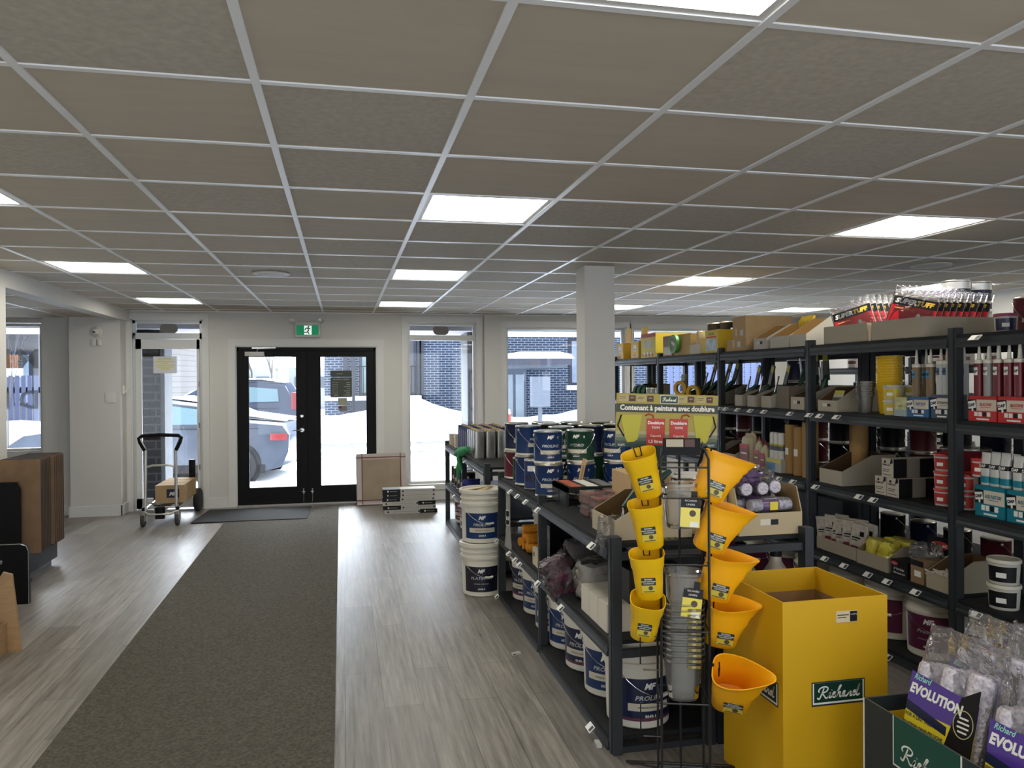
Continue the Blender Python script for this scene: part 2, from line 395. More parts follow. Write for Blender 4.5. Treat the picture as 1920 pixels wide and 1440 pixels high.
# black double door
r = E('door_2'); r['kind'] = 'structure'; y = WY+.01
b = MB(); x0, x1 = -1.268, .418
b.box(x0, y, 0, x0+.035, y+.09, 1.95, BLACK); b.box(x1-.035, y, 0, x1, y+.09, 1.95, BLACK); b.box(x0, y, 1.90, x1, y+.09, 1.95, BLACK); b.box(x0, y-.02, 0, x1, y+.12, .018, M((.4, .4, .4), .4, .8))
b.box(-.45, y+.04, .018, -.41, y+.06, 1.93, BLACK); b.box(x0+.03, y+.056, 1.87, x1-.03, y+.075, 1.93, BLACK); b.box(x0+.03, y+.056, .018, x1-.03, y+.075, .05, BLACK); b.box(x0+.03, y+.056, .018, x0+.05, y+.075, 1.9, BLACK); b.box(x1-.06, y+.056, .018, x1-.03, y+.075, 1.9, BLACK)
b.build('door_frame', r)
for a, c, g0, g1 in ((-1.232, -.432, -1.12, -.565), (-.428, .382, -.27, .288)):
    b = MB(); b.box(a, y+.01, .025, g0, y+.055, 1.895, BLACK); b.box(g1, y+.01, .025, c, y+.055, 1.895, BLACK)
    b.box(g0, y+.01, 1.825, g1, y+.055, 1.895, BLACK); b.box(g0, y+.01, .025, g1, y+.055, .225, BLACK)
    lf = b.build('door_leaf', r)
    b = MB(); b.box(g0-.005, y+.03, .22, g1+.005, y+.036, 1.83, GLASS); b.build('door_pane', lf)
    if a < -1:
        b = MB(); X = -.497
        b.lathe([(.03, 0), (.03, .012), (.02, .02)], CHROME, 20, at(X, y+.01, .92, rx=PI/2)); b.tube([(X, y-.01, .92), (X, y-.035, .92), (X-.03, y-.04, .92), (X-.115, y-.037, .915)], .009, CHROME)
        b.build('door_handle', lf)
        b = MB(); b.lathe([(.022, 0), (.022, .012), (.012, .014)], CHROME, 20, at(X, y+.01, 1.09, rx=PI/2)); b.build('door_lock', lf)
        b = MB(); b.rbox(-1.16, y-.05, 1.835, -.93, y+.01, 1.885, M((.45, .43, .4), .4, .5), .008); b.tube([(-1.02, y-.03, 1.89), (-1.01, y-.02, 1.92), (-.8, y-.03, 1.925)], .006, CHROME, 6)
        b.box(-1.08, y-.01, 1.925, -.8, y+.01, 1.94, CHROME); b.build('door_closer', lf)
    X = (c-.05) if a < -1 else (a+.05)
    b = MB(); b.rbox(X-.008, y-.012, .13, X+.008, y+.01, .2, CHROME, .004); b.box(X-.02, y-.014, .155, X+.02, y+.01, .165, CHROME); b.tube([(X, y-.005, .03), (X, y-.005, .13)], .004, CHROME, 6); b.build('door_bolt', lf)
# ------------------------------------------------------------------ floor coverings
b = MB(); b.prism([(-1.19, .5), (-.04, .5), (-.06, 9.6), (-1.27, 9.6)], 0, .006, carpet_m)
tag(b.build('carpet_runner'), 'long brown-grey carpet runner down the aisle to the black doors', 'carpet')
b = MB(); b.prism([(-1.61, 8.86), (-.40, 8.83), (-.38, 9.66), (-1.55, 9.70)], .006, .014, mat_m)
tag(b.build('door_mat', loc=(0, 0, 0)), 'dark charcoal door mat lying across the end of the runner', 'mat')
# ------------------------------------------------------------------ ceiling lights
diff = M(LAMP_COL, .5, emit=LAMP, name='lamp_diffuser')
def make_light():
    r = E('ceiling_light'); b = MB(); w = G-.024
    for x0, y0, x1, y1 in ((0, 0, w, .022), (0, w-.022, w, w), (0, .022, .022, w-.022), (w-.022, .022, w, w-.022)): b.box(x0, y0, .002, x1, y1, .03, TRIM)
    b.build('frame', r); b = MB(); b.box(.022, .022, .012, w-.022, w-.022, .02, diff); b.build('diffuser', r); return r
WH = {(0, 3): 'nearest in the row above the low rack', (0, 7): 'second in the row running to the exit sign, past the speaker', (0, 11): 'smallest of its row, just before the far wall',
      (4, 3): 'above the near bay of the tall rack, biggest on that side', (4, 7): 'behind the pillar over the brown cartons', (4, 11): 'just past the pillar by the far window wall',
      (8, 3): 'over the racks deep on the far side, by the metal cans', (8, 7): 'above the red drop sheet bags, half hidden', (8, 11): 'at the far corner above the box bins',
      (-4, 7): 'beside the header beam', (-4, 11): 'before the white glass side door', (-4, 3): 'cut by the picture edge near the header beam', (0, -1): 'nearest of all, cut off at the top edge'}
for c in LIGHTS:
    inst('light', make_light, (GX+c[0]*G+.012, GY+c[1]*G+.012, CH), 0, 'lit ceiling panel '+WH.get(c, 'behind the viewer, %d %d' % c), 'ceiling light', 'ceiling panels')
inst('light', make_light, (-4.0, 9.0, LC), 0, 'lit ceiling panel in the side room beyond the beam', 'ceiling light', 'ceiling panels')
inst('light', make_light, (-4.6, 6.2, LC), 0, 'lit ceiling panel far inside the side room', 'ceiling light', 'ceiling panels')
def make_speaker():
    r = E('ceiling_speaker'); b = MB(); b.lathe([(.14, 0), (.145, -.008), (.125, -.012)][::-1], WHITE, 32); b.build('rim', r)
    b = MB(); b.lathe([(.001, -.02), (.09, -.016), (.125, -.008)], M((.55, .56, .58), .6, var=.1, scale=300), 32, cap=False); b.build('grille', r); return r
inst('spk', make_speaker, (-.54, 6.32, CH), 0, 'round white ceiling speaker before the exit sign', 'speaker')
inst('spk', make_speaker, (4.33, 5.03, CH), 0, 'round ceiling speaker above the tall rack', 'speaker')
# ------------------------------------------------------------------ exit sign, heads, camera, switches
r = thing('exit_sign', 'green running man exit sign over the black double doors', 'exit sign', (-.42, WY, 2.16))
b = MB(); b.rbox(-.15, -.06, -.095, .15, 0, .09, M((.6, .59, .56), .5), .008); b.build('housing', r)
b = MB(); gm = M((.0, .22, .09), .5, emit=.25); wm = M((.8, .9, .85), .5, emit=.35); fg = M((.0, .06, .04), .5)
b.box(-.13, -.064, -.07, .13, -.06, .05, gm); b.box(-.038, -.066, -.065, .05, -.064, .045, wm)
MX = at(0, -.0665, 0)
for p in ([(0, .018), (.016, -.01), (.004, -.03), (.02, -.055)], [(.0, .018), (-.018, .012), (-.028, -.008)], [(0, .016), (.022, .012), (.036, .004)], [(.01, -.015), (-.004, -.035), (-.04, -.036)]):
    b.tube([(q[0], 0, q[1]) for q in p], .0075, fg, 6, mat=MX)
b.lathe([(.011, 0), (.011, .002)], fg, 12, at(.014, -.0655, .032, rx=PI/2)); b.build('pictogram', r)
def make_head():
    r = E('emergency_light'); b = MB(); b.tube([(0, 0, 0), (0, -.03, 0)], .008, WHITE, 8); b.build('arm', r)
    b = MB(); b.lathe([(.02, 0), (.035, .02), (.037, .035), (.03, .03), (.004, .02)], M((.75, .75, .73), .25, .2), 20, at(0, -.03, 0, rx=1.35)); b.build('lamp_head', r); return r
inst('head', make_head, (-.62, WY, 2.255), .3, 'small round emergency lamp head left of the exit sign', 'emergency lamp')
inst('head', make_head, (-.24, WY, 2.26), -.3, 'small round emergency lamp head right of the exit sign', 'emergency lamp')
r = thing('dome_camera', 'white dome security camera high on the pier', 'security camera', (-2.73, 9.63, 2.105))
b = MB(); b.lathe([(.062, 0), (.065, .015), (.05, .03)], WHITE, 28, at(rx=PI/2)); b.build('base', r)
b = MB(); b.sphere((0, -.035, 0), .042, WHITE, 20); b.build('dome', r); b = MB(); b.sphere((-.006, -.062, -.008), .02, BLACK, 12, sc_=(1.3, .8, .6)); b.build('lens', r)
r = thing('motion_sensor', 'small white twin sensor below the dome camera', 'sensor', (-2.73, 9.63, 1.985))
b = MB(); b.rbox(-.05, -.03, -.035, -.004, 0, .03, WHITE, .012); b.rbox(.004, -.03, -.035, .052, 0, .03, WHITE, .012); b.build('housing', r)
def make_switch():
    r = E('light_switch'); b = MB(); b.rbox(-.058, -.007, -.058, .058, 0, .058, WHITE, .004); b.build('plate', r)
    for x in (-.025, .025): b = MB(); b.box(x-.016, -.011, -.033, x+.016, -.006, .033, TRIM); b.build('rocker', r)
    return r
inst('sw', make_switch, (-2.60, 9.63, 1.35), 0, 'white double light switch plate on the pier', 'light switch')
r = thing('wall_thermostat', 'small white wall device beside the side door jamb', 'thermostat', (XL-.04, 9.75, 1.44), PI/2)
b = MB(); b.rbox(-.03, -.02, -.05, .03, 0, .05, WHITE, .006); b.build('housing', r); b = MB(); b.tube([(0, -.02, -.03), (.02, -.07, .03)], .009, WHITE); b.build('lever', r)
# ------------------------------------------------------------------ signs on the glass
r = thing('hours_sign', 'dark green opening hours sign stuck on the right door pane', 'sign', (-.02, WY+.035, 1.62), 0)
gr = M((.055, .065, .05), .5); cream = M((.55, .55, .45), .5)
b = MB(); b.box(-.13, -.006, -.045, .13, 0, .035, gr); b.box(-.13, -.006, -.30, .13, 0, -.055, gr)
b.text('DUCA', .02, cream, at(-.02, -.006, -.012, rz=0) @ Matrix.Diagonal((-1, 1, 1, 1)), wide=1.3)
b.text('HEURES D OUVERTURE', .019, cream, at(0, -.006, -.083) @ Matrix.Diagonal((-1, 1, 1, 1)), bold=.01)
for i, (d, h) in enumerate((('LUNDI', '7H A 17H'), ('MARDI', '7H A 17H'), ('MERCREDI', '7H A 17H'), ('JEUDI', '7H A 17H'), ('VENDREDI', '7H A 17H'), ('SAMEDI', '8H A 12H'), ('DIMANCHE', 'FERME'))):
    b.text(d, .016, cream, at(.11, -.006, -.122-i*.026) @ Matrix.Diagonal((-1, 1, 1, 1)), align='L', bold=.01); b.text(h, .016, cream, at(-.04, -.006, -.122-i*.026) @ Matrix.Diagonal((-1, 1, 1, 1)), align='L', bold=.01)
b.build('sign_face', r)
for n, l, z0, z1, x0, x1, m in (('paper_notice', 'pale paper notice on the door pane below the hours sign', 1.22, 1.31, -.06, .05, M((.35, .37, .28), .7)), ('window_sticker', 'small grey card with red corner at the bottom of the door notices', 1.15, 1.21, -.055, .05, M((.22, .2, .19), .6))):
    b = MB(); b.box(x0, WY+.030, z0, x1, WY+.036, z1, m)
    if n == 'window_sticker': b.box(x0, WY+.029, z0+.032, x0+.04, WY+.03, z1-.004, M((.2, .02, .03), .6))
    tag(b.build(n), l, 'notice')
r = thing('door_notice', 'white sheet with yellow highlighted lines taped to the side door', 'notice', (-2.07, WY+.02, 1.73))
b = MB(); b.box(-.13, -.002, -.1, .13, 0, .1, M((.75, .76, .78), .8))
for i, w_ in enumerate((.08, .11, .035, .11, .09, .05)): b.box(-w_, -.004, .062-i*.022-.006, w_, -.002, .062-i*.022+.006, M((.75, .72, .2), .8))
b.box(-.07, -.004, .076, .07, -.002, .08, M((.3, .3, .3), .8)); b.build('sheet', r)
for x, l in ((-2.03, 'side door'), (1.24, 'window beside the cardboard frame')):
    r = thing('opening_sign', 'grey rounded sign on the transom glass of the '+l, 'sign', (x, WY+.045, 2.165))
    b = MB(); b.rbox(-.10, -.058, -.008, .10, .058, .0, M((.17, .155, .14), .5, var=.1), .055, 8, mat=at(rx=PI/2)); b.build('plate', r)
VINYL = clear('frosted_vinyl', (.5, .5, .47), .35, .4, white=.5)
for t, z, s in (('M', 1.70, .31), ('D', 1.23, .3)):
    for k, x in enumerate((-3.56, -3.86)):
        b = MB(); b.text(t, s, VINYL, at(x, WY+.078, z) @ Matrix.Diagonal((-1, 1, 1, 1)), bold=.02)
        tag(b.build('window_letter'), 'large grey %s letter on the side window glass, %s' % (t, ('nearer the pier', 'partly behind the partition')[k]), 'window lettering')
# ================================================================== OUTSIDE
brickm = tex_mat('blue_grey_brick', 'brick', (.036, .052, .088), (.022, .034, .062), (.24, .27, .32), rough=.9, spec=.1, bw=.26, bh=.085, ms=.011, rot=(PI/2, 0, 0), bias=-.2)
darkbrick = tex_mat('dark_brick', 'brick', (.0022, .0022, .0026), (.0045, .0045, .005), (.032, .032, .033), rough=.9, spec=.05, bw=.3, bh=.1, ms=.011, rot=(PI/2, 0, 0))
b = MB(); b.box(-60, WY+.16, -.5, 60, 90, -.14, SNOW)
tag(b.build('snowy_ground'), kind='structure')
# ploughed road with dirty tracks
b = MB(); rr = random.Random(5)
for k, (y0, z, dk) in enumerate(((17.6, .03, 1), (18.5, .03, 0), (19.3, .02, 1), (20.3, .03, 1))):
    pts = [(-30+i*1.0, y0+rr.uniform(-.12, .12)) for i in range(61)]; n = 1.1
    vs = []; 
    for x, y in pts: vs += [(x, y, -.14), (x, y+.3*n, -.14+z+rr.uniform(0, .06)), (x, y+.8*n, -.14)]
    fs = []
    for i in range(60):
        for j in range(2): fs.append((i*3+j, i*3+j+1, i*3+3+j+1, i*3+3+j)[::-1])
    b.add(vs, fs, SNOW if not dk else M((.09, .095, .10), .9, var=.5, scale=6, bump=.8), True)
b.box(-40, 16.6, -.14, 40, 17.4, -.132, M((.10, .105, .11), .8, var=.5, scale=3))
tag(b.build('road_ruts'), 'rutted dirty snow along the road outside', 'snow ridges')
def bank(name, label, x0, x1, y0, y1, hs, seed):
    rr = random.Random(seed); b = MB(); nx = len(hs)*4; ny = 6; vs = []
    for i in range(nx+1):
        t = i/nx*(len(hs)-1); a = int(min(t, len(hs)-2)); h = hs[a]+(hs[a+1]-hs[a])*(t-a)
        for j in range(ny+1):
            s = math.sin(PI*j/ny)**.8; vs.append((x0+(x1-x0)*i/nx, y0+(y1-y0)*j/ny, -.15+(h+.14)*s*(1+rr.uniform(-.05, .05))))
    fs = [(i*(ny+1)+j, (i+1)*(ny+1)+j, (i+1)*(ny+1)+j+1, i*(ny+1)+j+1) for i in range(nx) for j in range(ny)]
    b.add(vs, fs, SNOW, True); return tag(b.build(name), label, 'snow bank')
bank('snow_bank', 'long snow bank piled against the brick building across the road', -1.2, 14, 24.2, 26.4, [.42, .45, .6, .95, .55, .35, .28, .35, .6, .6, .5, .4, .4, .4], 1)
bank('snow_bank', 'low snow bank along the blue fence past the side window', -22, -6.6, 21.3, 21.95, [.5, .7, .6, .75, .65, .5], 2)
bank('snow_bank', 'low trampled snow bank just outside the big glass door', -.7, 3.8, 12.6, 15.5, [.02, .1, .16, .12, .2, .1], 3)
# brick apartment block
r = thing('apartment_block', 'blue-grey brick apartment block across the snowy road', 'building', (0, 27, 0))
b = MB(); b.box(-.6, 0, -.3, 20, 8, 7, brickm); b.build('wall', r)
dk = M((.02, .025, .04), .7)
def win(x0, z0, x1, z1, pane=(.12, .17, .19), sill=True, parent=None, rail=False):
    b = MB(); b.box(x0, -.06, z0, x1, .0, z1, dk); f_ = b.build('window', parent)
    b = MB(); b.box(x0+.1, -.08, z0+.1, x1-.1, -.06, z1-.1, M(pane, .2, var=.2, scale=1.5)); b.build('pane', f_)
    if sill: b = MB(); b.box(x0-.12, -.2, z0-.16, x1+.12, 0, z0, M((.75, .78, .85), .8)); b.build('sill', f_)
    if rail:
        b = MB(); b.tube([(x0, -.3, z0+1.0), (x1, -.3, z0+1.0)], .02, BLACK, 6)
        for i in range(int((x1-x0)/.13)+1): b.tube([(x0+i*.13, -.3, z0), (x0+i*.13, -.3, z0+1.0)], .012, BLACK, 4)
        b.build('railing', f_)
win(.55, 1.0, 1.05, 4.2, (.14, .2, .22), False, r, True); win(2.05, 1.0, 2.5, 4.2, (.05, .06, .08), False, r, True); win(4.6, 1.3, 5.05, 2.9, (.2, .25, .3), True, r); win(8.0, 1.3, 9.0, 3.0, (.2, .24, .32), True, r); win(7.6, 4.2, 9, 5.6, (.3, .4, .5), True, r)
b = MB()
for x in (.02, .28, 2.6, 2.52): b.box(x, -.12, .3, x+.14, 0, 6, dk)
b.build('downpipe', r); b = MB(); b.box(-.6, -.5, .85, .3, 0, 1.0, M((.7, .74, .8), .8)); b.box(.4, -.5, .85, 2.62, 0, 1.0, M((.7, .74, .8), .8)); b.box(.4, -.3, .45, 2.62, 0, .85, dk); b.build('balcony_slab', r)
b = MB(); b.rbox(2.15, -.16, 2.35, 2.27, 0, 2.6, BLACK, .02); b.build('wall_lamp', r)
b = MB(); b.box(5.1, -2.6, 2.0, 7.3, 0, 2.2, M((.05, .055, .08), .7)); b.box(5.2, -2.4, 1.9, 7.2, 0, 2.0, M((.12, .14, .17), .7)); cn = b.build('entrance_canopy', r)
b = MB(); b.prism([(5.0, 2.2), (7.4, 2.2), (7.3, 2.34), (6.9, 2.42), (5.6, 2.42), (5.1, 2.3)], -2.7, 0, SNOW, 'y'); b.build('canopy_snow', cn)
b = MB(); b.box(5.4, -.1, -.2, 6.4, 0, 1.9, M((.10, .12, .16), .5)); b.box(5.55, -.12, .1, 5.9, -.1, 1.7, M((.3, .36, .42), .2)); b.box(6.0, -.12, .1, 6.3, -.1, 1.7, M((.3, .36, .42), .2)); b.build('entrance_door', r)
# grey utility cabinet and orange post
r = thing('utility_box', 'pale grey utility cabinet on a post before the brick building', 'utility box', (6.1, 23.8, -.14))
b = MB(); b.rbox(-.3, -.15, .8, .3, .15, 1.75, M((.14, .16, .2), .7), .02); b.build('cabinet', r); b = MB(); b.tube([(0, 0, 0), (0, 0, .8)], .07, M((.12, .14, .17), .7)); b.build('post', r)
r = thing('marker_post', 'small red and white marker post in the snow by the entrance', 'marker post', (5.0, 23.5, -.14))
b = MB(); b.lathe([(.09, 0), (.09, .6), (.06, .75)], [M((.3, .05, .04), .6), WHITE], 12); b.build('post', r)
# brick piers of this building just outside
for x0, x1, y0, y1, l in ((-2.62, -2.2, 10.25, 10.7, 'dark brick pier right outside the glass side door'), (1.70, 1.95, 10.3, 10.9, 'dark brick pier outside the narrow window')):
    b = MB(); b.box(x0, y0, -.2, x1, y1, 2.165, darkbrick); b.box(x1, y0+.02, -.2, x1+.05, y1, 2.165, M((.07, .075, .08), .8, var=.2, scale=8)) if x0 < 0 else b.box(x0-.06, y0+.02, -.2, x0, y1, 2.165, M((.07, .075, .08), .8, var=.2, scale=8))
    tag(b.build('brick_pier'), l, 'brick pier')
b = MB(); b.box(-8, WY+.165, 2.17, 9, 11.4, 2.5, M((.26, .245, .26), .8)); struct('trim_8', b)
# siding house on the side, with windows
side_m = tex_mat('pale_siding', 'brick', (.15, .138, .13), (.17, .158, .15), (.08, .076, .07), rough=.8, bw=2.4, bh=.19, ms=.012, rot=(PI/2, 0, 0))
r = thing('siding_house', 'pale board-clad house beyond the grey sedan', 'house', (-8.9, 29, 0), -.2)
b = MB(); b.box(.3, 0, -.2, 3.2, 6, 6.6, side_m); b.build('wall', r)
for x in (.85, 1.5):
    b = MB(); b.box(x, -.05, 1.9, x+.35, 0, 3.1, WHITE); f_ = b.build('window', r); b = MB(); b.box(x+.07, -.06, 1.97, x+.28, -.05, 3.03, M((.45, .5, .55), .3)); b.build('pane', f_)
b = MB(); b.box(-.4, -.3, 1.02, 2.5, 0, 1.12, SNOW); b.build('ledge_snow', r)
r = thing('utility_pole', 'weathered wooden utility pole with an orange sticker', 'pole', (-3.52, 16.4, -.14))
b = MB(); b.lathe([(.11, 0), (.09, 5)], M((.17, .13, .09), .9, var=.3, scale=5), 14); b.build('pole', r); b = MB(); b.band(.106, .106, 1.45, 1.6, -.5, .5, M((.8, .25, .08), .6)); b.build('sticker', r)
# far white houses
for i, (x0, x1, z1, y, l) in enumerate(((-6.2, -3.8, 2.25, 44, 'small white house with snowy roof, far behind the cars'), (-3.1, -.8, 2.3, 47, 'white house with two windows beyond the parked wagon'))):
    r = thing('white_house', l, 'house', (0, y, 0)); b = MB(); b.box(x0, 0, -.2, x1, 5, z1, M((.24, .25, .26), .8)); b.build('wall', r)
    b = MB(); b.prism([(x0-.2, z1), (x1+.2, z1), (x1-.3, z1+.75), (x0+.3, z1+.75)], -.3, 5, SNOW, 'y'); b.build('roof', r)
    for k in range(2): b = MB(); xx = x0+.35+k*1.3; b.box(xx, -.05, 1.1, xx+.65, 0, 1.75, M((.05, .06, .07), .6)); b.build('window', r)
def bare_tree(loc, h, seed, label, m, spread=.55, th=1, dep=4):
    rr = random.Random(seed); b = MB()
    def br(p, d, L, rad, k):
        q = p+d*L; b.tube([p, p+d*L*.5+Vector((rr.uniform(-.04, .04)*L, 0, 0)), q], [rad, rad*.8, rad*.55], m, 5)
        if k:
            for _ in range(3): br(q, (d+Vector((rr.uniform(-spread, spread), rr.uniform(-.3, .3), rr.uniform(.0, .3)))).normalized(), L*.62, rad*.5, k-1)
    br(Vector((0, 0, 0)), Vector((0, 0, 1)), h*.4, h*.018*th, dep)
    return tag(b.build('bare_tree', loc=loc), label, 'tree')
bare_tree((-4.7, 43, 0), 5.0, 4, 'leafless tree behind the white houses', M((.05, .045, .04), .9))
bare_tree((-3.6, 42, 0), 4.6, 9, 'thin bare tree rising over the snowy roofs', M((.06, .05, .045), .9))
bare_tree((-5.3, 14.0, -.14), 3.0, 12, 'snow-whitened bare sapling outside the side window', M((.07, .07, .08), .9), .6, .3, 3)
b = MB()
for k in range(7): b.lathe([(.75-k*.1, k*.28), (.05, k*.28+.6)], M((.02, .05, .035), .9, var=.4, scale=6), 10)
tag(b.build('cedar_bush', loc=(-4.6, 40, 0)), 'small dark green conical cedar before the white house', 'shrub')
# blue fence, wood lattice, grey house seen through the side window
r = thing('blue_fence', 'tall fence of blue vertical boards with dark gaps', 'fence', (0, 22, -.14))
b = MB(); rr = random.Random(2)
for i in range(128):
    x = -26+i*.145; b.box(x, 0, 0, x+.1, .03, 1.85, M((.06, .07, .13), .7) if rr.random() < .6 else M((.12, .14, .21), .7))
b.build('boards', r); b = MB(); b.box(-26, .05, .3, -7.4, .1, .45, BLACK); b.box(-26, .05, 1.4, -7.4, .1, 1.55, BLACK); b.build('rails', r)
r = thing('blue_fence', 'lower run of blue fence past the far windows beyond the brick block', 'fence', (0, 20.5, -.14))
b = MB()
for i in range(60): b.box(9.0+i*.2, 0, 0, 9.15+i*.2, .03, 2.1, M((.10, .13, .26), .7))
b.build('boards', r)
r = thing('grey_house', 'grey house with an orange lattice porch behind the blue fence', 'house', (0, 27, 0))
b = MB(); b.box(-26, 0, -.2, -9.35, 6, 3.2, M((.13, .13, .135), .8)); b.build('wall', r)
b = MB(); b.box(-26, -.9, 3.2, -9.35, 6, 3.35, M((.06, .07, .09), .7)); b.box(-26, -.9, 3.35, -9.35, 6, 3.6, SNOW); b.build('roof', r)
b = MB(); b.box(-10.1, -.06, .8, -9.5, 0, 2.5, dk); f_ = b.build('window', r); b = MB(); b.box(-10.0, -.08, .9, -9.6, -.06, 2.4, M((.2, .26, .33), .3)); b.build('pane', f_)
b = MB(); om = M((.28, .12, .05), .8)
for i in range(60): b.box(-12+i*.044, -1.4, 1.95, -11.97+i*.044, -1.37, 2.35, om); b.box(-12, -1.36, 1.95+(i % 5)*.09, -9.35, -1.34, 1.99+(i % 5)*.09, om)
b.box(-12, -1.6, 1.7, -9.35, -1.2, 1.95, SNOW); b.box(-11.6, -1.5, 2.4, -10.2, -1.3, 3.1, om); b.build('lattice', r)
# ------------------------------------------------------------------ cars
def car(name, label, loc, rz, L, H, prof, glass, body, seed, snow):
    """prof: side outline (x forward from the tail, z); extruded with rounded shoulders"""
    r = thing(name, label, 'car', loc, rz); W = .88; b = MB(); rings = []
    n = len(prof)
    def ringat(y, s):
        return [(x, y, z if z < .9 else .9+(z-.9)*s) for x, z in prof]
    ys = [(-W, .93), (-W*.93, .985), (-W*.7, 1), (W*.7, 1), (W*.93, .985), (W, .93)]
    rings = [[(x, y*(1-.2*max(0, (z-.85))/.6), .45+(z-.45)*s) for x, z in prof] for y, s in ys]
    vs = [p for q in rings for p in q]; fs = [(i*n+j, i*n+(j+1) % n, (i+1)*n+(j+1) % n, (i+1)*n+j) for i in range(5) for j in range(n)]
    b.add(vs, fs, body, True); b.add(rings[0], [list(range(n))], body); b.add(rings[-1], [list(range(n))[::-1]], body); b.build('body', r, auto=40)
    gm = M((.12, .2, .24), .08, name='car_glass')
    for pts in glass:
        b = MB()
        for s in (-1, 1):
            vs = [(x, s*(W*(1-.2*max(0, z-.85)/.6)+.012), .45+(z-.45)*.95) for x, z in pts]; b.add(vs, [list(range(len(pts)))[::s]], gm)
        b.build('side_window', r)
    for x in (.85, L-.95):
        for s in (-1, 1):
            b = MB(); T = at(x, s*(W-.06), .32, rx=PI/2); b.lathe([(.2, -.1), (.31, -.11), (.33, -.06), (.33, .06), (.31, .11), (.2, .1)], M((.02, .02, .022), .8), 28, T)
            wh = b.build('wheel', r); b = MB(); 
            b.lathe([(.03, -s*.112), (.205, -s*.105)] if s < 0 else [(.205, -.105), (.03, -.112)], M((.1, .1, .1), .4, .8), 20, T, cap=False)
            for k in range(10): a = k*PI/5; b.box(-.018, .03, -.13 if s > 0 else .108, .018, .2, -.108 if s > 0 else .13, CHROME, T @ Matrix.Rotation(a, 4, 'Z'))
            b.build('rim', wh)
    for s in (-1, 1):
        b = MB(); x0, z0, x1, z1 = snow[0]; b.rbox(x0, s*W*.98-.16 if s > 0 else -W-.012, z0, x1, W+.012 if s > 0 else -W*.98+.16, z1, M((.22, .008, .012), .3), .03); b.build('tail_light', r)
    for s in (-1, 1):
        b = MB(); S_ = s*(W+.004); dm = M((.01, .01, .012), .7)
        for px_ in (1.95, 2.95): b.box(px_, S_-.004, .3, px_+.012, S_+.004, .98, dm)
        b.box(.4, S_-.006, .2, L-.5, S_+.006, .34, dm); b.box(.5, S_-.004, .93, L-1.2, S_+.004, .945, dm)
        b.lathe([(.385, -.006), (.385, .006)], dm, 24, at(.85, S_, .32, rx=PI/2)); b.lathe([(.385, -.006), (.385, .006)], dm, 24, at(L-.95, S_, .32, rx=PI/2)); b.build('side_trim', r)
        for px_ in (2.1, 3.1): b = MB(); b.rbox(px_, S_-.02, .8, px_+.2, S_+.02, .84, CHROME, .01); b.build('door_handle', r)
    b = MB(); b.loft([[(x, y*W, z+.015+(.03 if 0 < abs(y) < .7 else 0)) for x, z in snow[1]] for y in (-.72, -.4, .4, .72)], SNOW, cap=(False, False)); b.build('snow_cover', r)
    return r
bod1 = M((.045, .058, .085), .35, var=.25, scale=4, coat=.5, name='salty_grey_paint')
prof = [(.12, .3), (.02, .55), (.0, .85), (.12, 1.02), (.75, 1.08), (1.35, 1.34), (2.0, 1.43), (2.6, 1.40), (3.35, 1.02), (4.3, .88), (4.55, .7), (4.6, .4), (4.4, .22), (.4, .22)]
car('sedan_car', 'grey sedan with a snowy trunk parked right outside the doors', (-.74, 14.3, -.2), PI-.16, 4.6, 1.43, prof,
    ([(1.1, 1.04), (1.5, 1.3), (2.0, 1.37), (2.05, 1.04)], [(2.15, 1.04), (2.1, 1.37), (2.6, 1.34), (3.1, 1.04)]), bod1, 1, ((.03, .74, .32, .85), [(.1, 1.03), (.75, 1.08), (1.35, 1.34), (2.0, 1.43), (2.6, 1.40)]))
prof = [(.1, .35), (.0, .7), (.05, 1.05), (.35, 1.6), (1.0, 1.7), (2.4, 1.68), (3.3, 1.12), (4.3, 1.0), (4.55, .8), (4.6, .4), (4.4, .25), (.4, .25)]
car('wagon_car', 'dark blue wagon with red tail lamp parked beyond the grey sedan', (-1.12, 22.6, -.14), PI-.1, 4.6, 1.7, prof,
    ([(.5, 1.15), (.55, 1.5), (1.5, 1.58), (1.6, 1.12)], [(1.7, 1.12), (1.65, 1.58), (2.35, 1.55), (2.9, 1.12)]), M((.010, .024, .062), .3, var=.2, scale=3, coat=.5, name='blue_paint'), 2, ((.0, .9, .16, 1.35), [(.35, 1.6), (1.0, 1.7), (2.4, 1.68)]))
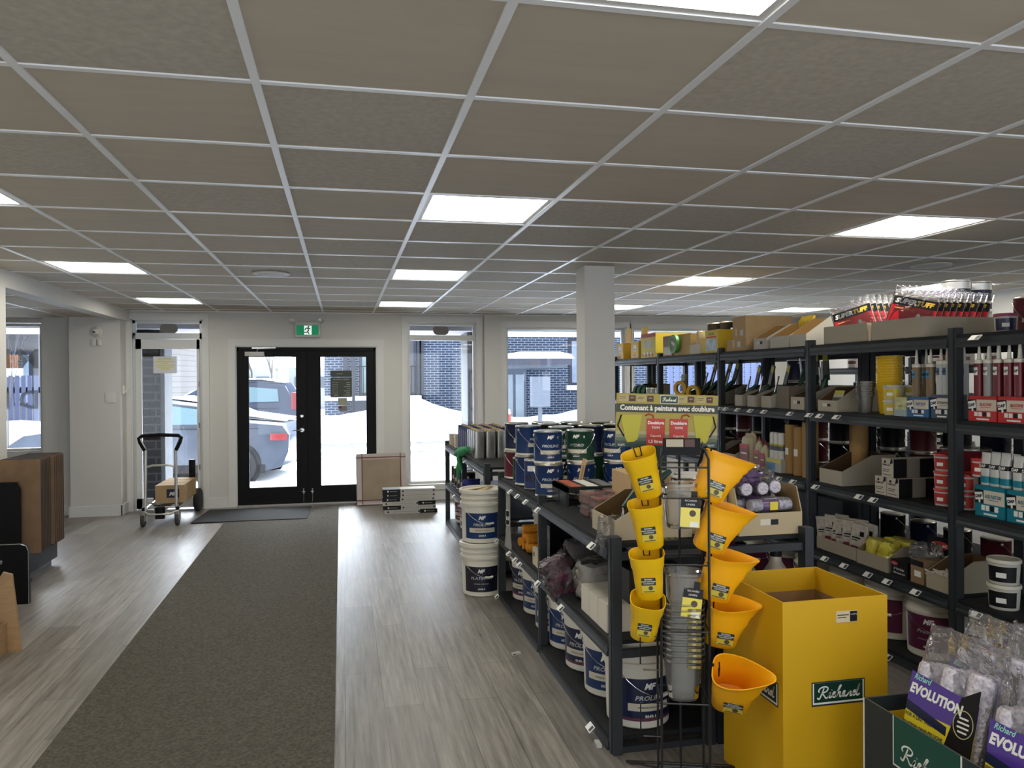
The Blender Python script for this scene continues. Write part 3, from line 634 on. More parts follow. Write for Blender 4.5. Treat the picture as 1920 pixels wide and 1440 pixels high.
# ================================================================== RACKS
def rack(label, x0, x1, ys, zs, loc_label, H, post=.055, tags=(), mid=True, bh=.062):
    """steel rack along y; decks at zs; posts at every ys on both long sides"""
    r = thing('shelving_rack', label, 'shelving rack', (x0, ys[0], 0)); W = x1-x0; ox, oy = x0, ys[0]
    cols = [0, W-.04]+([W/2-.045, W/2+.005] if mid else [])
    for yy in ys:
        for cx in cols:
            b = MB(); y = yy-oy; yy0, yy1 = y-post/2, y+post/2
            b.box(cx, yy0, 0, cx+.04, yy1, H, STEEL); b.box(cx-.004 if cx < W/2 else cx+.04, yy0+post*.3, .0, cx if cx < W/2 else cx+.044, yy1-post*.3, H, STEEL)
            b.build('post', r)
    for z in zs:
        for a, c in zip(ys, ys[1:]):
            y0, y1 = a-oy+post/2, c-oy-post/2
            b = MB(); b.box(.006, y0, z-.018, W-.006, y1, z, DECK); b.build('shelf_deck', r)
            for s in (0, 1):
                b = MB(); q = [(0, z-bh), (.012, z-bh), (.012, z-.045), (.022, z-.035), (.022, z-.018), (-.004, z-.018), (-.004, z-.038), (-.008, z-.05), (-.008, z-bh)]
                pts = q if s == 0 else [(W-p[0], p[1]) for p in q][::-1]
                b.prism([(p[0], p[1]) for p in pts][::-1], y0, y1, STEEL, 'y'); b.build('beam', r)
        for e in (ys[0], ys[-1]):
            b = MB(); b.box(.04, e-oy-.012, z-bh, W-.04, e-oy+.012, z-.03, STEEL); b.build('end_beam', r)
    for y, z in tags:                                   # price tickets clipped to the beam lip
        b = MB(); T = at(-.012, y-oy, z+.0, ry=.85); b.box(-.003, -.03, -.055, .0, .03, -.022, TAGM, T); b.box(-.0038, -.027, -.051, -.003, -.008, -.026, M((.02, .02, .02), .6), T)
        b.build('price_tag', r)
    return r
Z = dict(l=(.055, .45, .85), t=(.055, .457, .879, 1.319, 1.732)); SC = .917; XT = 2.88
rack('low charcoal steel rack along the aisle, holding pails, rags and stacked cans', 1.06, 1.97, [3.0, 4.18, 5.31], Z['l'], '', .885,
     tags=[(3.02+.1, .85), (4.05, .85), (4.33, .85), (4.55, .85), (4.75, .85), (4.06, .45), (3.6, .45), (4.5, .45), (4.62, .45), (4.8, .45), (5.2, .45), (3.15, .07), (5.2, .07)])
rack('low charcoal steel rack nearest the windows, with blue tins on its deck', 1.06, 1.97, [5.86, 7.02, 8.18], Z['l'], '', .885, tags=[(6.6, .85), (7.3, .45)])
tg = []
for z, L in ((1.319, (6.0, 5.9, 5.7, 5.5, 5.3, 4.95, 4.72, 4.6, 4.42, 6.25, 6.45)), (.879, (5.35, 5.1, 4.92, 4.65, 4.2, 4.07)), (.457, (4.55, 4.35, 4.12, 3.95, 3.72, 3.3, 3.02)), (.055, (3.95, 3.2)), (1.732, (3.3,))):
    tg += [(y*SC, z) for y in L]
rack('tall charcoal steel rack of sundries standing beyond the low rack', XT, 3.73, [2.01, 3.21, 4.40, 5.59, 6.79, 7.98], Z['t'], '', 1.765, tags=tg, bh=.064)
rack('back charcoal rack of paint cans glimpsed through the tall rack', 4.95, 5.4, [2.1, 3.4, 4.7, 6.0, 7.3], (.07, .45, .85, 1.25, 1.62), '', 1.7, tags=[(2.6+.55*i, 1.62) for i in range(8)], mid=False)

# ================================================================== PRODUCTS
BL = M((.007, .033, .125), .4, coat=.15, name='blue_label'); NV = M((.006, .012, .05), .4, coat=.15, name='navy_label'); MR = M((.12, .012, .022), .4, coat=.15, name='maroon_label')
GRN = M((.01, .055, .03), .35, name='green_label'); BK = dull(M((.007, .007, .009), .45, name='black_label'), .3); PU = M((.10, .012, .045), .35, name='purple_label')
BEI = M((.62, .57, .46), .5, name='beige_band'); WT = M((.8, .8, .78), .5, name='white_print'); SIL = M((.55, .56, .57), .35, .5, name='silver_print')
RED = M((.5, .02, .03), .4, name='red_print')
def can(main, txt='PROLINE', r=.083, h=.19, white_ends=True, name='paint_can', band=True, sub='6038-9'):
    def mk():
        o = E(name); b = MB(); e = M((.42, .42, .42), .3, .7) if white_ends else main
        b.lathe([(r-.003, 0), (r, .004), (r, .008), (r-.002, .011), (r-.002, .017), (r-.002, h-.012), (r, h-.009), (r, h-.003), (r-.003, h)], [TIN, TIN, TIN, BEI if band else main, main, main, TIN, TIN], 28)
        b.build('body', o)
        b = MB(); b.lathe([(r-.004, h-.004), (r-.004, h+.001), (r-.012, h+.001), (r-.014, h-.006), (.001, h-.006)], TIN, 28, cap=False); b.build('lid', o)
        b = MB(); R_ = r-.0012
        if band:
            b.band(R_, R_, h*.3, h*.42, -.75, .75, BEI, mat=None)
        if txt:
            b.text('MF', h*.15, WT, at(z=h*.76), bold=.04, shear=.35, wrap=R_)
            b.text(txt, h*.115 if len(txt) > 4 else h*.15, SIL, at(z=h*.51), bold=.02, shear=.2, wrap=R_, wide=1.15)
            b.text(sub, h*.07, WT, at(z=h*.19), bold=.03, wrap=R_)
            b.band(R_, R_+.0006, h*.765, h*.84, .52, .62, SIL, 2)
        if b.v: b.build('label', o)
        b = MB(); pts = [(math.cos(t)*(r+.004), -math.sin(t)*(.03)-(.0 if 0 < t < PI else 0)-(r*.98)*math.sin(t), h*.86-.11*math.sin(t)) for t in [PI*i/14 for i in range(15)]]
        b.tube(pts, .0016, CHROME, 5); 
        for s in (-1, 1): b.lathe([(.009, 0), (.008, .005), (.001, .006)], TIN, 10, at(s*(r-.002), 0, h*.86, ry=s*PI/2))
        b.build('handle', o); return o
    return mk
def can_plain(main, r=.05, h=.12, top=None, name='small_can', stripe=None):
    def mk():
        o = E(name); b = MB(); b.lathe([(r-.002, 0), (r, .003), (r, .008), (r-.002, .01), (r-.002, h-.01), (r, h-.007), (r-.002, h)], [TIN, TIN, TIN, main, TIN, TIN], 20)
        b.build('body', o); b = MB(); b.lathe([(r-.004, h-.003), (r-.006, h+.001), (r-.01, h-.004), (.001, h-.004)], top or TIN, 20, cap=False); b.build('lid', o)
        b = MB(); b.band(r-.001, r-.001, h*.3, h*.5, -.7, .7, stripe or BEI); b.band(r-.001, r-.001, h*.62, h*.8, -.45, .45, WT, 6); b.build('label', o); return o
    return mk
def pail(main, txt='PROLINE', h=.375, r=.148, lab=(.035, .213), accent=BEI, grip=True, bail=1.0, open_=False, sub='6038-9', front=.95):
    def mk():
        o = E('paint_pail'); b = MB(); rb = r-.014; k = h/.375
        R = lambda z: rb+(r-.004-rb)*z/h
        pr = [(rb-.006, 0), (rb, .006), (R(.22), .22*k), (R(.262), .262*k), (r+.004, .265*k), (r+.005, .278*k), (R(.28), .281*k), (R(.3), .305*k), (r+.003, .308*k), (r+.004, .316*k), (R(.32), .32*k), (R(.33), h-.028)]
        b.lathe(pr, PAILW, 36); b.build('body', o)
        b = MB(); b.lathe([(r+.002, h-.03), (r+.009, h-.027), (r+.009, h-.004), (r+.004, h), (r-.012, h), (r-.016, h-.012), (.001, h-.012)], PAILW, 36, cap=False)
        for k in range(12): a = 2*PI*k/12; b.box(-.002, -(r+.0105), h-.025, .002, -(r+.008), h-.008, PAILW, at(rz=a))
        b.build('lid', o)
        b = MB(); z0, z1 = lab; b.band(R(z0)+.0012, R(z1)+.0012, z0, z1, -front, front, main, 18)
        rw = R((z0+z1)/2)+.004; H_ = z1-z0
        if accent is not None:
            b.band(rw-.001, rw-.001, z0+H_*.24, z0+H_*.42, -front*.72, front*.72, accent, 12)
            b.band(R(z0)+.002, R(z0)+.002, z0-.001, z0+.012, -front, front, M((.12, .03, .06), .4) if accent is BEI and main is NV else main, 12)
        if txt:
            rt = R(z1)+.0015
            b.text('MF', H_*.2, WT, at(z=z0+H_*.76), bold=.04, shear=.35, wrap=rt)
            b.text(txt, H_*.15, SIL, at(z=z0+H_*.5), bold=.02, shear=.25, wrap=rt, wide=1.2)
            b.text('EXTERIOR LATEX PAINT', H_*.055, NV if accent is not None else SIL, at(z=z0+H_*.31), wrap=rt+.001, bold=.01)
            b.text(sub, H_*.1, WT, at(z=z0+H_*.09), bold=.02, wrap=rt)
        b.build('label', o)
        b = MB(); a_ = bail; pts = []
        for i in range(17):
            t = PI*i/16; pts.append((math.cos(t)*(r+.008), -math.sin(t)*(r+.012)*math.sin(a_*1.2)-.004, .29-math.sin(t)*.15*a_))
        b.tube(pts, .0018, CHROME, 5, mat=at(rz=.35)); hd = b.build('handle', o)
        if grip:
            b = MB(); b.tube(pts[7:10], .008, WHITE, 8, mat=at(rz=.35)); b.build('grip', hd)
        return o
    return mk
def tube_caulk(main, cap=PAILW, lab2=None, txt='DAP'):
    def mk():
        o = E('caulk_tube'); b = MB(); b.lathe([(.022, 0), (.0235, .003), (.0235, .02), (.0235, .2), (.0235, .206)], [PAILW, PAILW, main, PAILW], 16); b.build('cartridge', o)
        b = MB(); b.lathe([(.0245, .2), (.025, .217), (.012, .22), (.0095, .225), (.006, .28), (.0025, .315)], cap, 14); b.build('nozzle', o)
        b = MB(); b.band(.0242, .0242, .14, .18, -.8, .8, lab2 or WT, 6); b.text(txt, .02, BK, at(z=.152), bold=.03, wrap=.0245); b.build('label', o); return o
    return mk
def carton(w, d, h, m, art=None, name='carton', flaps=False):
    """closed box, front facing -y, standing on its base"""
    def mk():
        o = E(name); b = MB(); b.box(-w/2, 0, 0, w/2, d, h, m); b.box(-w/2-.0004, -.0004, h*.0, w/2+.0004, 0, .002, m); b.build('box', o)
        if art: b = MB(); art(b, w, d, h); b.build('print', o)
        return o
    return mk
def binbox(w, d, h, lip, m=WCARD, ins=CARDIN, slope=.45, lab=False, name='bin_box'):
    """open-fronted cardboard pick bin: low lip in front (-y), sides rising to full height"""
    def mk():
        o = E(name); b = MB(); t = .004
        b.box(-w/2, 0, 0, w/2, d, t, ins)
        b.box(-w/2, -t, 0, w/2, 0, lip, m); b.box(-w/2+t, 0, t, w/2-t, .001, lip-.001, ins)
        b.box(-w/2, d, 0, w/2, d+t, h, m); b.box(-w/2+t, d-.001, t, w/2-t, d, h-.001, ins)
        y1 = d*slope
        for s in (-1, 1):
            pts = [(0, 0), (d, 0), (d, h), (y1, h), (0, lip)]
            b.prism([(p[0], p[1]) for p in pts], s*w/2-t/2, s*w/2+t/2, m, 'x')
            b.prism([(p[0]+(.002 if p[0] == 0 else -.002 if p[0] == d else 0), p[1]) for p in pts], s*(w/2-t*.8)-.0006, s*(w/2-t*.8)+.0006, ins, 'x')
        b.build('tray', o)
        if lab:
            b = MB(); b.box(.0, -t-.001, lip*.45, .035, -t, lip*.7, BK); b.box(-.05, -t-.001, lip*.45, -.003, -t, lip*.72, M((.68, .62, .52), .7)); b.build('sticker', o)
        return o
    return mk
def ellipse_pts(a, b_, n=24, p=2.0, cx=0, cy=0):
    out = []
    for i in range(n):
        t = 2*PI*i/n; c, s = math.cos(t), math.sin(t)
        out.append((cx+a*abs(c)**(2/p)*(1 if c > 0 else -1), cy+b_*abs(s)**(2/p)*(1 if s > 0 else -1)))
    return out
def bagmesh(w, d, h, m, seed, crinkle=.006, nx=10, nz=8, top=.35, mat=None, b=None):
    """a soft bag standing on its base with a pinched top"""
    rr = random.Random(seed); b = b or MB(); rings = []
    for k in range(nz+1):
        t = k/nz; s = math.sin(min(1, t*4)*PI/2)*.12+.88; q = 1 if t < .6 else 1-(t-.6)/.4*(1-top)
        rings.append([(x*s+rr.uniform(-1, 1)*crinkle, y*q*s+rr.uniform(-1, 1)*crinkle, h*t+rr.uniform(-1, 1)*crinkle*.8*(0 < k)) for x, y in ellipse_pts(w/2, d/2, 20, 3)])
    return b.loft(rings, m, mat=mat, cap=(True, True))
# ================================================================== FOREGROUND DISPLAYS
YEL = M((.84, .51, .006), .38, name='yellow_plastic'); ORA = M((.92, .43, .005), .4, name='amber_plastic')
CY = M((.60, .345, .001), .6, coat=.0, name='yellow_printed_card'); SL = M((.012, .022, .026), .5, coat=.2, name='slate_printed_card')
RG = M((.004, .035, .022), .45, name='richard_green'); LW = M((.8, .8, .76), .5, name='logo_white')
def spline(pts, k=6):
    out = []; n = len(pts)
    for i in range(n-1):
        p0, p1, p2, p3 = [Vector(pts[max(0, min(n-1, j))]) for j in (i-1, i, i+1, i+2)]
        for s in range(k):
            t = s/k; out.append(.5*((2*p1)+(p2-p0)*t+(2*p0-5*p1+4*p2-p3)*t*t+(3*p1-p0-3*p2+p3)*t**3))
    return out+[Vector(pts[-1])]
SCRIPT = [[(0.1, .75), (-.05, .95), (.2, 1.25), (.75, 1.35), (1.15, 1.15), (1.0, .8), (.5, .62), (.75, .35), (1.05, .02), (1.3, .12), (1.5, .5)],
          [(.62, 1.2), (.45, .6), (.25, .02), (.05, .0), (-.05, .15)],
          [(1.3, .12), (1.55, .62), (1.5, .1), (1.65, .02), (1.85, .2), (2.2, .58), (2.0, .62), (1.9, .3), (2.05, .02), (2.3, .15), (2.65, .9), (2.85, 1.3), (2.7, 1.32), (2.5, .7), (2.42, .02), (2.6, .45), (2.85, .6), (2.85, .2), (2.95, .02), (3.2, .2), (3.55, .58), (3.3, .6), (3.2, .25), (3.35, .03), (3.6, .35), (3.65, .6), (3.6, .1), (3.75, .03), (3.95, .3), (4.1, .65), (4.05, .5), (4.3, .5), (4.25, .1), (4.4, .02), (4.6, .25), (4.95, .56), (4.7, .6), (4.6, .25), (4.75, .02), (5.0, .3), (5.3, 1.35), (5.15, .6), (5.1, .1), (5.3, .02), (5.5, .2)],
          [(1.68, .88), (1.70, .93)]]
def script(b, w, m, T, th=.09):
    """the flowing logo lettering, laid flat in the plane's x-z, centred"""
    s = w/5.6
    for st in SCRIPT:
        p = spline([((x-2.75+z*.18)*s, 0, (z-.6)*s) for x, z in st])
        L = []; n = len(p)
        for i, q in enumerate(p):
            t = (p[min(n-1, i+1)]-p[max(0, i-1)]); t.normalize() if t.length else None; nn = Vector((-t.z, 0, t.x))*th*s*.75; L += [q+nn, q-nn]
        vs = [(v.x, -.0012, v.z) for v in L]; b.add(vs, [(2*i, 2*i+1, 2*i+3, 2*i+2) for i in range(n-1)], m, False, T)
def logo(b, w, h, T):
    b.box(-w/2, -.001, -h/2, w/2, 0, h/2, SL, T); b.box(-w/2+.004, -.0016, -h/2+.006, w/2-.004, -.001, h/2-.001 if h > .1 else h/2-.004, LW, T)
    b.box(-w/2+.009, -.0022, -h/2+.013, w/2-.009, -.0016, h/2-.004, RG, T); script(b, w*.8, LW, T @ at(0, -.0014, .002), .11)
# --- tall yellow dump bin
r = thing('dump_bin', 'tall bright yellow cardboard dump bin, open and empty', 'display bin', (1.69, 2.42, 0))
b = MB(); w, d, h, t = .415, .43, .75, .006
b.box(-w/2, 0, 0, w/2, t, h, CY); b.box(-w/2, d-t, 0, w/2, d, h, CY); b.box(-w/2, t, 0, -w/2+t, d-t, h, CY); b.box(w/2-t, t, 0, w/2, d-t, h, CY); b.build('wall', r)
b = MB(); b.box(-w/2+t, t, .0, w/2-t, t+.003, h-.09, CARDIN); b.box(-w/2+t, d-t-.003, 0, w/2-t, d-t, h-.09, CARDIN); b.box(-w/2+t, t, 0, -w/2+t+.003, d-t, h-.09, CARDIN); b.box(w/2-t-.003, t, 0, w/2-t, d-t, h-.09, CARDIN); b.box(-w/2+t, t, .0, w/2-t, d-t, .06, CARDIN); b.build('liner', r)
b = MB(); logo(b, .21, .085, at(.008, -.0003, .42)); b.build('logo_panel', r)
b = MB(); logo(b, .21, .085, side(-w/2-.0003, .135, .415, '-x')); b.build('logo_panel', r)
b = MB(); b.box(-.01+.01, -.002, .665, .085, 0, .705, M((.62, .52, .35), .6)); b.box(.055, -.003, .667, .083, -.002, .703, BK); b.text('16,99 $', .008, LW, at(.069, -.003, .69)); b.box(.005, -.003, .70-.01, .05, -.002, .70-.007, BK); b.box(.005, -.003, .682, .04, -.002, .684, BK); b.build('price_sticker', r)
# --- dark low bin
r = thing('roller_bin', 'dark slate cardboard bin with a green logo, full of bagged roller covers', 'display bin', (1.63, 1.45, 0))
w, d, h, t = .62, .74, .5, .006; b = MB()
b.box(0, 0, 0, w, t, h, SL); b.box(0, d-t, 0, w, d, h, SL); b.box(0, t, 0, t, d-t, h, SL); b.box(w-t, t, 0, w, d-t, h, SL); b.box(t, t, .0, w-t, d-t, .2, CARDIN); b.build('wall', r)
b = MB(); b.box(t, t, .2, w-t, t+.002, h-.05, YEL); b.box(t, d-t-.002, .2, w-t, d-t, h-.05, YEL); b.box(t, t, .2, t+.002, d-t, h-.05, YEL); b.box(w-t-.002, t, .2, w-t, d-t, h-.05, YEL); b.build('liner', r)
b = MB(); T = side(-.0004, .47, h-.075, '-x'); b.box(-.135, -.001, -.075, .135, 0, .075, LW, T); b.box(-.13, -.0016, -.069, .13, -.001, .076, M((.006, .07, .05), .45), T); script(b, .2, LW, T @ at(0, -.001, -.02), .1)
b.box(-.272, -.0012, -.43, -.267, 0, .075, LW, T); b.build('logo_panel', r)
# --- bagged roller covers
FUZZ = M((.62, .58, .66), .95, var=.35, scale=90, bump=.9, name='speckled_fleece'); FILM = clear('crinkled_film', (.97, .97, 1), .10, .07, bump=1.0, white=.7)
PUR = M((.07, .03, .27), .25, coat=.6, name='violet_print'); YP = M((.75, .62, .03), .3, coat=.5, name='yellow_print')
def make_bag():
    o = E('roller_bag'); W, D, Hh = .235, .125, .40
    for k, (x, y) in enumerate([(-.08, -.03), (0, -.035), (.08, -.03), (-.08, .033), (0, .035), (.08, .033)]):
        b = MB(); b.lathe([(.018, .255), (.03, .272), (.037, .262), (.0385, .25), (.0385, .02), (.03, .01)][::-1], FUZZ, 18, at(x, y, .01+.008*(k % 3))); b.build('roller_cover', o)
    b = MB(); b.box(-W/2+.006, -D/2-.014, .005, W/2-.006, -D/2-.011, .115, YP); b.prism([(-W/2+.006, .105), (W/2-.006, .10), (W/2-.006, .165), (-W/2+.006, .19)], -D/2-.0142, -D/2-.0112, PUR, 'y')
    b.prism([(W/2-.09, .055), (W/2-.006, .045), (W/2-.006, .2), (W/2-.06, .17)], -D/2-.0146, -D/2-.0141, BK, 'y'); b.prism([(-W/2+.006, .1), (W/2-.09, .075), (W/2-.09, .095), (-W/2+.006, .122)], -D/2-.0146, -D/2-.0141, NV, 'y')
    T = at(0, -D/2-.0144, 0); b.text('EVOLUTION', .031, LW, T @ at(-.02, 0, .137, ry=.06), bold=.05, shear=.15); b.text('Richard', .018, M((.3, .7, .55), .5), T @ at(-.07, 0, .172, ry=.06), shear=.35, bold=.02)
    b.text('FOR A LINT FREE FINISH', .012, NV, T @ at(-.045, 0, .083, ry=.05), bold=.02); b.text('FINITION SANS PELUCHE', .012, NV, T @ at(-.045, 0, .062, ry=.05), bold=.02)
    b.text('10 MM  3/8 PO', .01, NV, T @ at(-.05, 0, .045, ry=.05)); b.lathe([(.031, 0), (.031, .001), (.029, .001), (.029, 0)], M((.55, .5, .25), .5), 24, T @ at(W/2-.042, -.0008, .115, rx=PI/2), cap=False)
    for q in range(4): b.box(W/2-.062+abs(q-1.5)*.004, -.0012, .126-q*.01, W/2-.022-abs(q-1.5)*.004, -.0006, .13-q*.01, LW, T)
    b.box(.05, -.0012, .008, .09, -.0006, .045, LW, T)
    for q in range(9): b.box(.054, -.0018, .012+q*.0034, .086, -.0012, .0135+q*.0034, BK, T)
    b.build('printed_band', o).scale = (1, 1, 1.3)
    b = MB(); rr = random.Random(11); rings = []
    for k in range(13):
        t = k/12; q = 1 if t < .66 else 1-(t-.66)/.34*.82; rings.append([(x*(1+.02*math.sin(9*t))+rr.uniform(-1, 1)*.006, y*q+rr.uniform(-1, 1)*.007, Hh*t+rr.uniform(-1, 1)*.008*(k > 0)) for x, y in ellipse_pts(W/2+.006, D/2+.004, 34, 3.2)])
    b.loft(rings, FILM, cap=(False, False)); b.build('clear_film', o); return o
for i, (x, y, z, a, ty, l) in enumerate(((1.775, 2.0, .35, -1.36, .26, 'bag of speckled lilac roller covers leaning in the dark bin, whole front label showing'),
        (1.79, 1.70, .33, -1.30, .2, 'bag of lilac roller covers nearest the bottom corner of the dark bin'),
        (1.95, 2.03, .37, -1.4, .22, 'bag of roller covers standing just behind the fully labelled bag'),
        (1.97, 1.74, .37, -1.3, .25, 'bag of roller covers squeezed behind the nearest bag'),
        (2.11, 2.0, .33, -1.5, .12, 'bag of roller covers against the far side of the dark bin'))):
    inst('bag', make_bag, (x, y, z), a, l, 'roller cover pack', 'bagged roller covers in the dark bin', rx=-ty)
# --- wire spinner
r = thing('wire_display', 'black wire floor display hung with yellow paint cups', 'display stand', (1.22, 2.66, 0), -.32)
R_ = .0048
for x, y in ((-.085, -.085), (.085, -.085)):
    b = MB(); b.tube([(x, y, .03), (x, y, 1.24), (x-.015*(1 if x > 0 else -1), y, 1.275), (x-.05*(1 if x > 0 else -1)*.9, y, 1.288)], R_, WIRE); b.build('front_rod', r)
for x, y in ((-.085, .085), (.085, .085), (0, .085)): b = MB(); b.tube([(x, y, .03), (x, y, 1.29)], R_*.9, WIRE); b.build('rear_rod', r)
for z in (.05, .36, .62, .86, 1.10, 1.21):
    b = MB(); b.tube([(-.085, -.085, z), (.085, -.085, z), (.085, .085, z), (-.085, .085, z)], R_*.75, WIRE, 6, closed=True); b.build('cross_wire', r)
for z in (.24, .48):
    b = MB(); b.tube([(-.16, -.085, z+.02), (-.16, -.085, z+.12), (-.085, -.085, z+.12), (-.085, -.085, z), (-.15, -.085, z)], R_*.6, WIRE, 6); b.build('hook_frame', r)
for x, y in ((-.2, -.16), (.2, -.16), (-.2, .2), (.24, .2)): b = MB(); b.tube([(x, y, .006), (x*.42, y*.5, .035), (x*.4, y*.42, .06)], R_, WIRE); b.build('leg', r)
b = MB(); b.tube([(-.2, .2, .006), (.24, .2, .006)], R_, WIRE); b.tube([(-.2, -.16, .006), (.2, -.16, .006)], R_, WIRE); b.build('foot', r)
b = MB(); b.box(-.075, -.095, 1.255, .055, -.075, 1.315, BLACK); b.box(-.065, -.0965, 1.285, -.005, -.095, 1.312, M((.45, .4, .3), .6)); b.box(.0, -.0965, 1.285, .035, -.095, 1.312, M((.1, .05, .045), .6)); b.build('ticket_holder', r)
# --- header card
r = thing('header_sign', 'yellow and green header card advertising paint pails with liners', 'sign', (1.19, 2.72, 1.37), -.05, ry=.035)
b = MB(); SY = M((.34, .27, .045), .5); w, h = .40, .20
b.box(-w/2, 0, -h/2, w/2, .004, h/2, SY); F_ = lambda x0, z0, x1, z1, m, k=1: b.box(x0, -.0008*k, z0, x1, -.0008*(k-1), z1, m)
F_(-w/2, .03, w/2, .062, M((.028, .036, .022), .5)); b.text('Contenant à peinture avec doublure', .0272, M((.75, .72, .62), .5), at(0, -.0008, .0385), bold=.035, wide=.93)
for i in range(5): F_(-w/2, -.1+i*.012, w/2, -.1+(i+1)*.012, M([(.015, .045, .035), (.03, .06, .045), (.09, .11, .07), (.2, .2, .12), (.36, .33, .16)][i], .5))
for i, x in enumerate((-.155, -.085, .075, .15)): F_(x-.036, .07, x+.001, .094, M((.42, .34, .16), .6)); F_(x+.003, .071, x+.028, .093, M((.09, .035, .03), .6), 2); b.text('12,99', .006, LW, at(x+.015, -.0016, .082)); F_(x-.033, .086, x-.008, .0875, BK, 2); F_(x-.033, .080, x-.012, .0815, BK, 2)
T = at(.005, -.0008, .08); b.box(-.035, -.001, -.015, .035, 0, .015, LW, T); b.box(-.0335, -.0018, -.0135, .0335, -.001, .0135, RG, T); script(b, .055, LW, T @ at(0, -.0012, 0), .12)
rd = M((.42, .035, .02), .5)
for x, c, q in ((-.045, '92094', '1,5 litres'), (.045, '92098', '3 litres')):
    F_(x-.036, -.092, x+.036, .008, rd, 2); b.text('Doublure', .0165, LW, at(x, -.0016, -.013), bold=.03); b.text(c, .013, LW, at(x, -.0016, -.03)); b.text('Capacité', .012, LW, at(x, -.0016, -.06)); b.text(q, .016, LW, at(x, -.0016, -.083), bold=.03)
    s = 1 if x < 0 else -1; b.tube([(x-.01*s, -.002, .008), (x-.012*s, -.002, .02), (x-.03*s, -.002, .025), (x-.042*s, -.002, .018)], .003, rd, 6)
yc = M((.42, .38, .02), .5)
for s in (-1, 1):
    pts = [(s*.185, .02), (s*.10, .022), (s*.115, -.07), (s*.13, -.08), (s*.155, -.082), (s*.162, -.07)]
    if s > 0: pts = pts[::-1]
    b.prism(pts[::-1], -.0025, -.0008, yc, 'y'); b.tube([(s*.18, -.002, .02), (s*.193, -.002, -.02), (s*.168, -.002, -.06)], .003, BK, 6)
b.text('92075', .011, LW, at(-.178, -.0016, -.096)); b.text('92097', .011, LW, at(.175, -.0016, -.094)); b.build('card', r)
b = MB(); b.box(-.02, .004, -.14, -.01, .012, .06, WIRE); b.box(.04, .004, -.14, .05, .012, .06, WIRE); b.build('clip', r)
# --- yellow cups
def cup_label(b, T, w=.05, h=.055):
    b.rbox(-w/2, -.0, -h/2, w/2, .001, h/2, M((.62, .5, .06), .4), .0004, 1, T); b.box(-w/2, -.0008, 0, w/2, 0, h/2, M((.022, .03, .02), .4), T)
    b.text('RICHARD', w*.13, LW, T @ at(0, -.0006, h*.36), bold=.03); b.text('PAINT CONTAINER', w*.11, LW, T @ at(0, -.0006, h*.22), bold=.03); b.text('CONTENANT', w*.12, LW, T @ at(0, -.0006, h*.08), bold=.02)
    b.lathe([(w*.16, 0), (w*.16, .0006)], M((.08, .07, .05), .5), 12, T @ at(w*.12, 0, -h*.2, rx=PI/2)); b.box(-w*.4, -.0006, -h*.46, w*.4, 0, -h*.4, M((.1, .08, .04), .5), T)
def make_cup():
    o = E('paint_cup'); b = MB(); rings = []
    for a, c, z in ((.038, .035, -.168), (.047, .042, -.16), (.051, .046, -.11), (.055, .049, -.052), (.059, .052, -.044), (.062, .055, -.01), (.064, .057, 0), (.061, .054, 0), (.058, .051, -.02), (.053, .047, -.06), (.048, .042, -.15), (.034, .03, -.158)):
        rings.append([(x, y, z) for x, y in ellipse_pts(a, c, 32, 2.9)])
    b.loft(rings, YEL, cap=(True, True)); b.build('cup_body', o, auto=50)
    b = MB(); cup_label(b, at(0, -.0495, -.1, rx=-.06)); b.build('label', o)
    b = MB(); b.tube([(-.012, .048, .006), (.012, .048, .006), (.010, .046, -.03), (-.010, .046, -.03)], .0022, BK, 6, closed=True); b.tube([(0, .05, .006), (0, .064, .002), (0, .066, -.05)], .003, BK, 6); b.build('handle', o); return o
def make_scoop():
    o = E('spout_cup'); b = MB(); rings = []
    def ring(a, c, z, sp):
        out = []
        for x, y in ellipse_pts(a, c, 36, 3.2):
            if x > 0: k = (x/a)**2; x = x+sp*k; y = y*(1-.55*k*min(1, sp/.05))
            out.append((x, y, z+sp*.12*(x > 0)*(x/(a+sp))))
        return out
    for a, c, z, sp in ((.042, .04, -.165, 0), (.052, .047, -.158, .004), (.054, .049, -.11, .012), (.055, .05, -.085, .022), (.0555, .051, -.07, .03), (.055, .0505, -.066, .03), (.054, .052, -.052, .036), (.0535, .0515, -.048, .036), (.055, .053, -.034, .046), (.0545, .0525, -.03, .046), (.056, .054, -.016, .054), (.059, .057, 0, .062), (.056, .054, 0, .06), (.053, .051, -.02, .045), (.051, .047, -.07, .018), (.047, .043, -.15, .003), (.03, .03, -.158, 0)): rings.append(ring(a, c, z, sp))
    b.loft(rings, ORA, cap=(True, True)); b.build('cup_body', o, auto=50)
    b = MB(); cup_label(b, at(.012, -.0505, -.115, rx=-.04), .056, .05); b.build('label', o)
    b = MB(); b.tube([(-.04, .02, .004), (-.04, -.004, .004), (-.037, -.004, -.03), (-.037, .02, -.03)], .0022, BK, 6, closed=True); b.tube([(-.056, .008, .006), (-.064, .008, .0), (-.062, .008, -.07)], .005, BK, 6); b.build('handle', o); return o
for i, (x, y, z, ry, rx, l) in enumerate(((1.025, 2.60, 1.262, -.26, .30, 'topmost yellow paint cup of the row nearer the aisle, tipped furthest'), (1.05, 2.6, 1.085, -.13, .24, 'second yellow cup down of the row nearer the aisle'), (1.055, 2.6, .905, -.07, .22, 'third yellow cup down of the row nearer the aisle'), (1.06, 2.6, .74, .12, .42, 'lowest yellow cup of the row nearer the aisle, mouth tipped open'))):
    inst('cup', make_cup, (x, y, z), -.38, l, 'paint cup', 'yellow cups on the wire display', rx=rx, ry=ry)
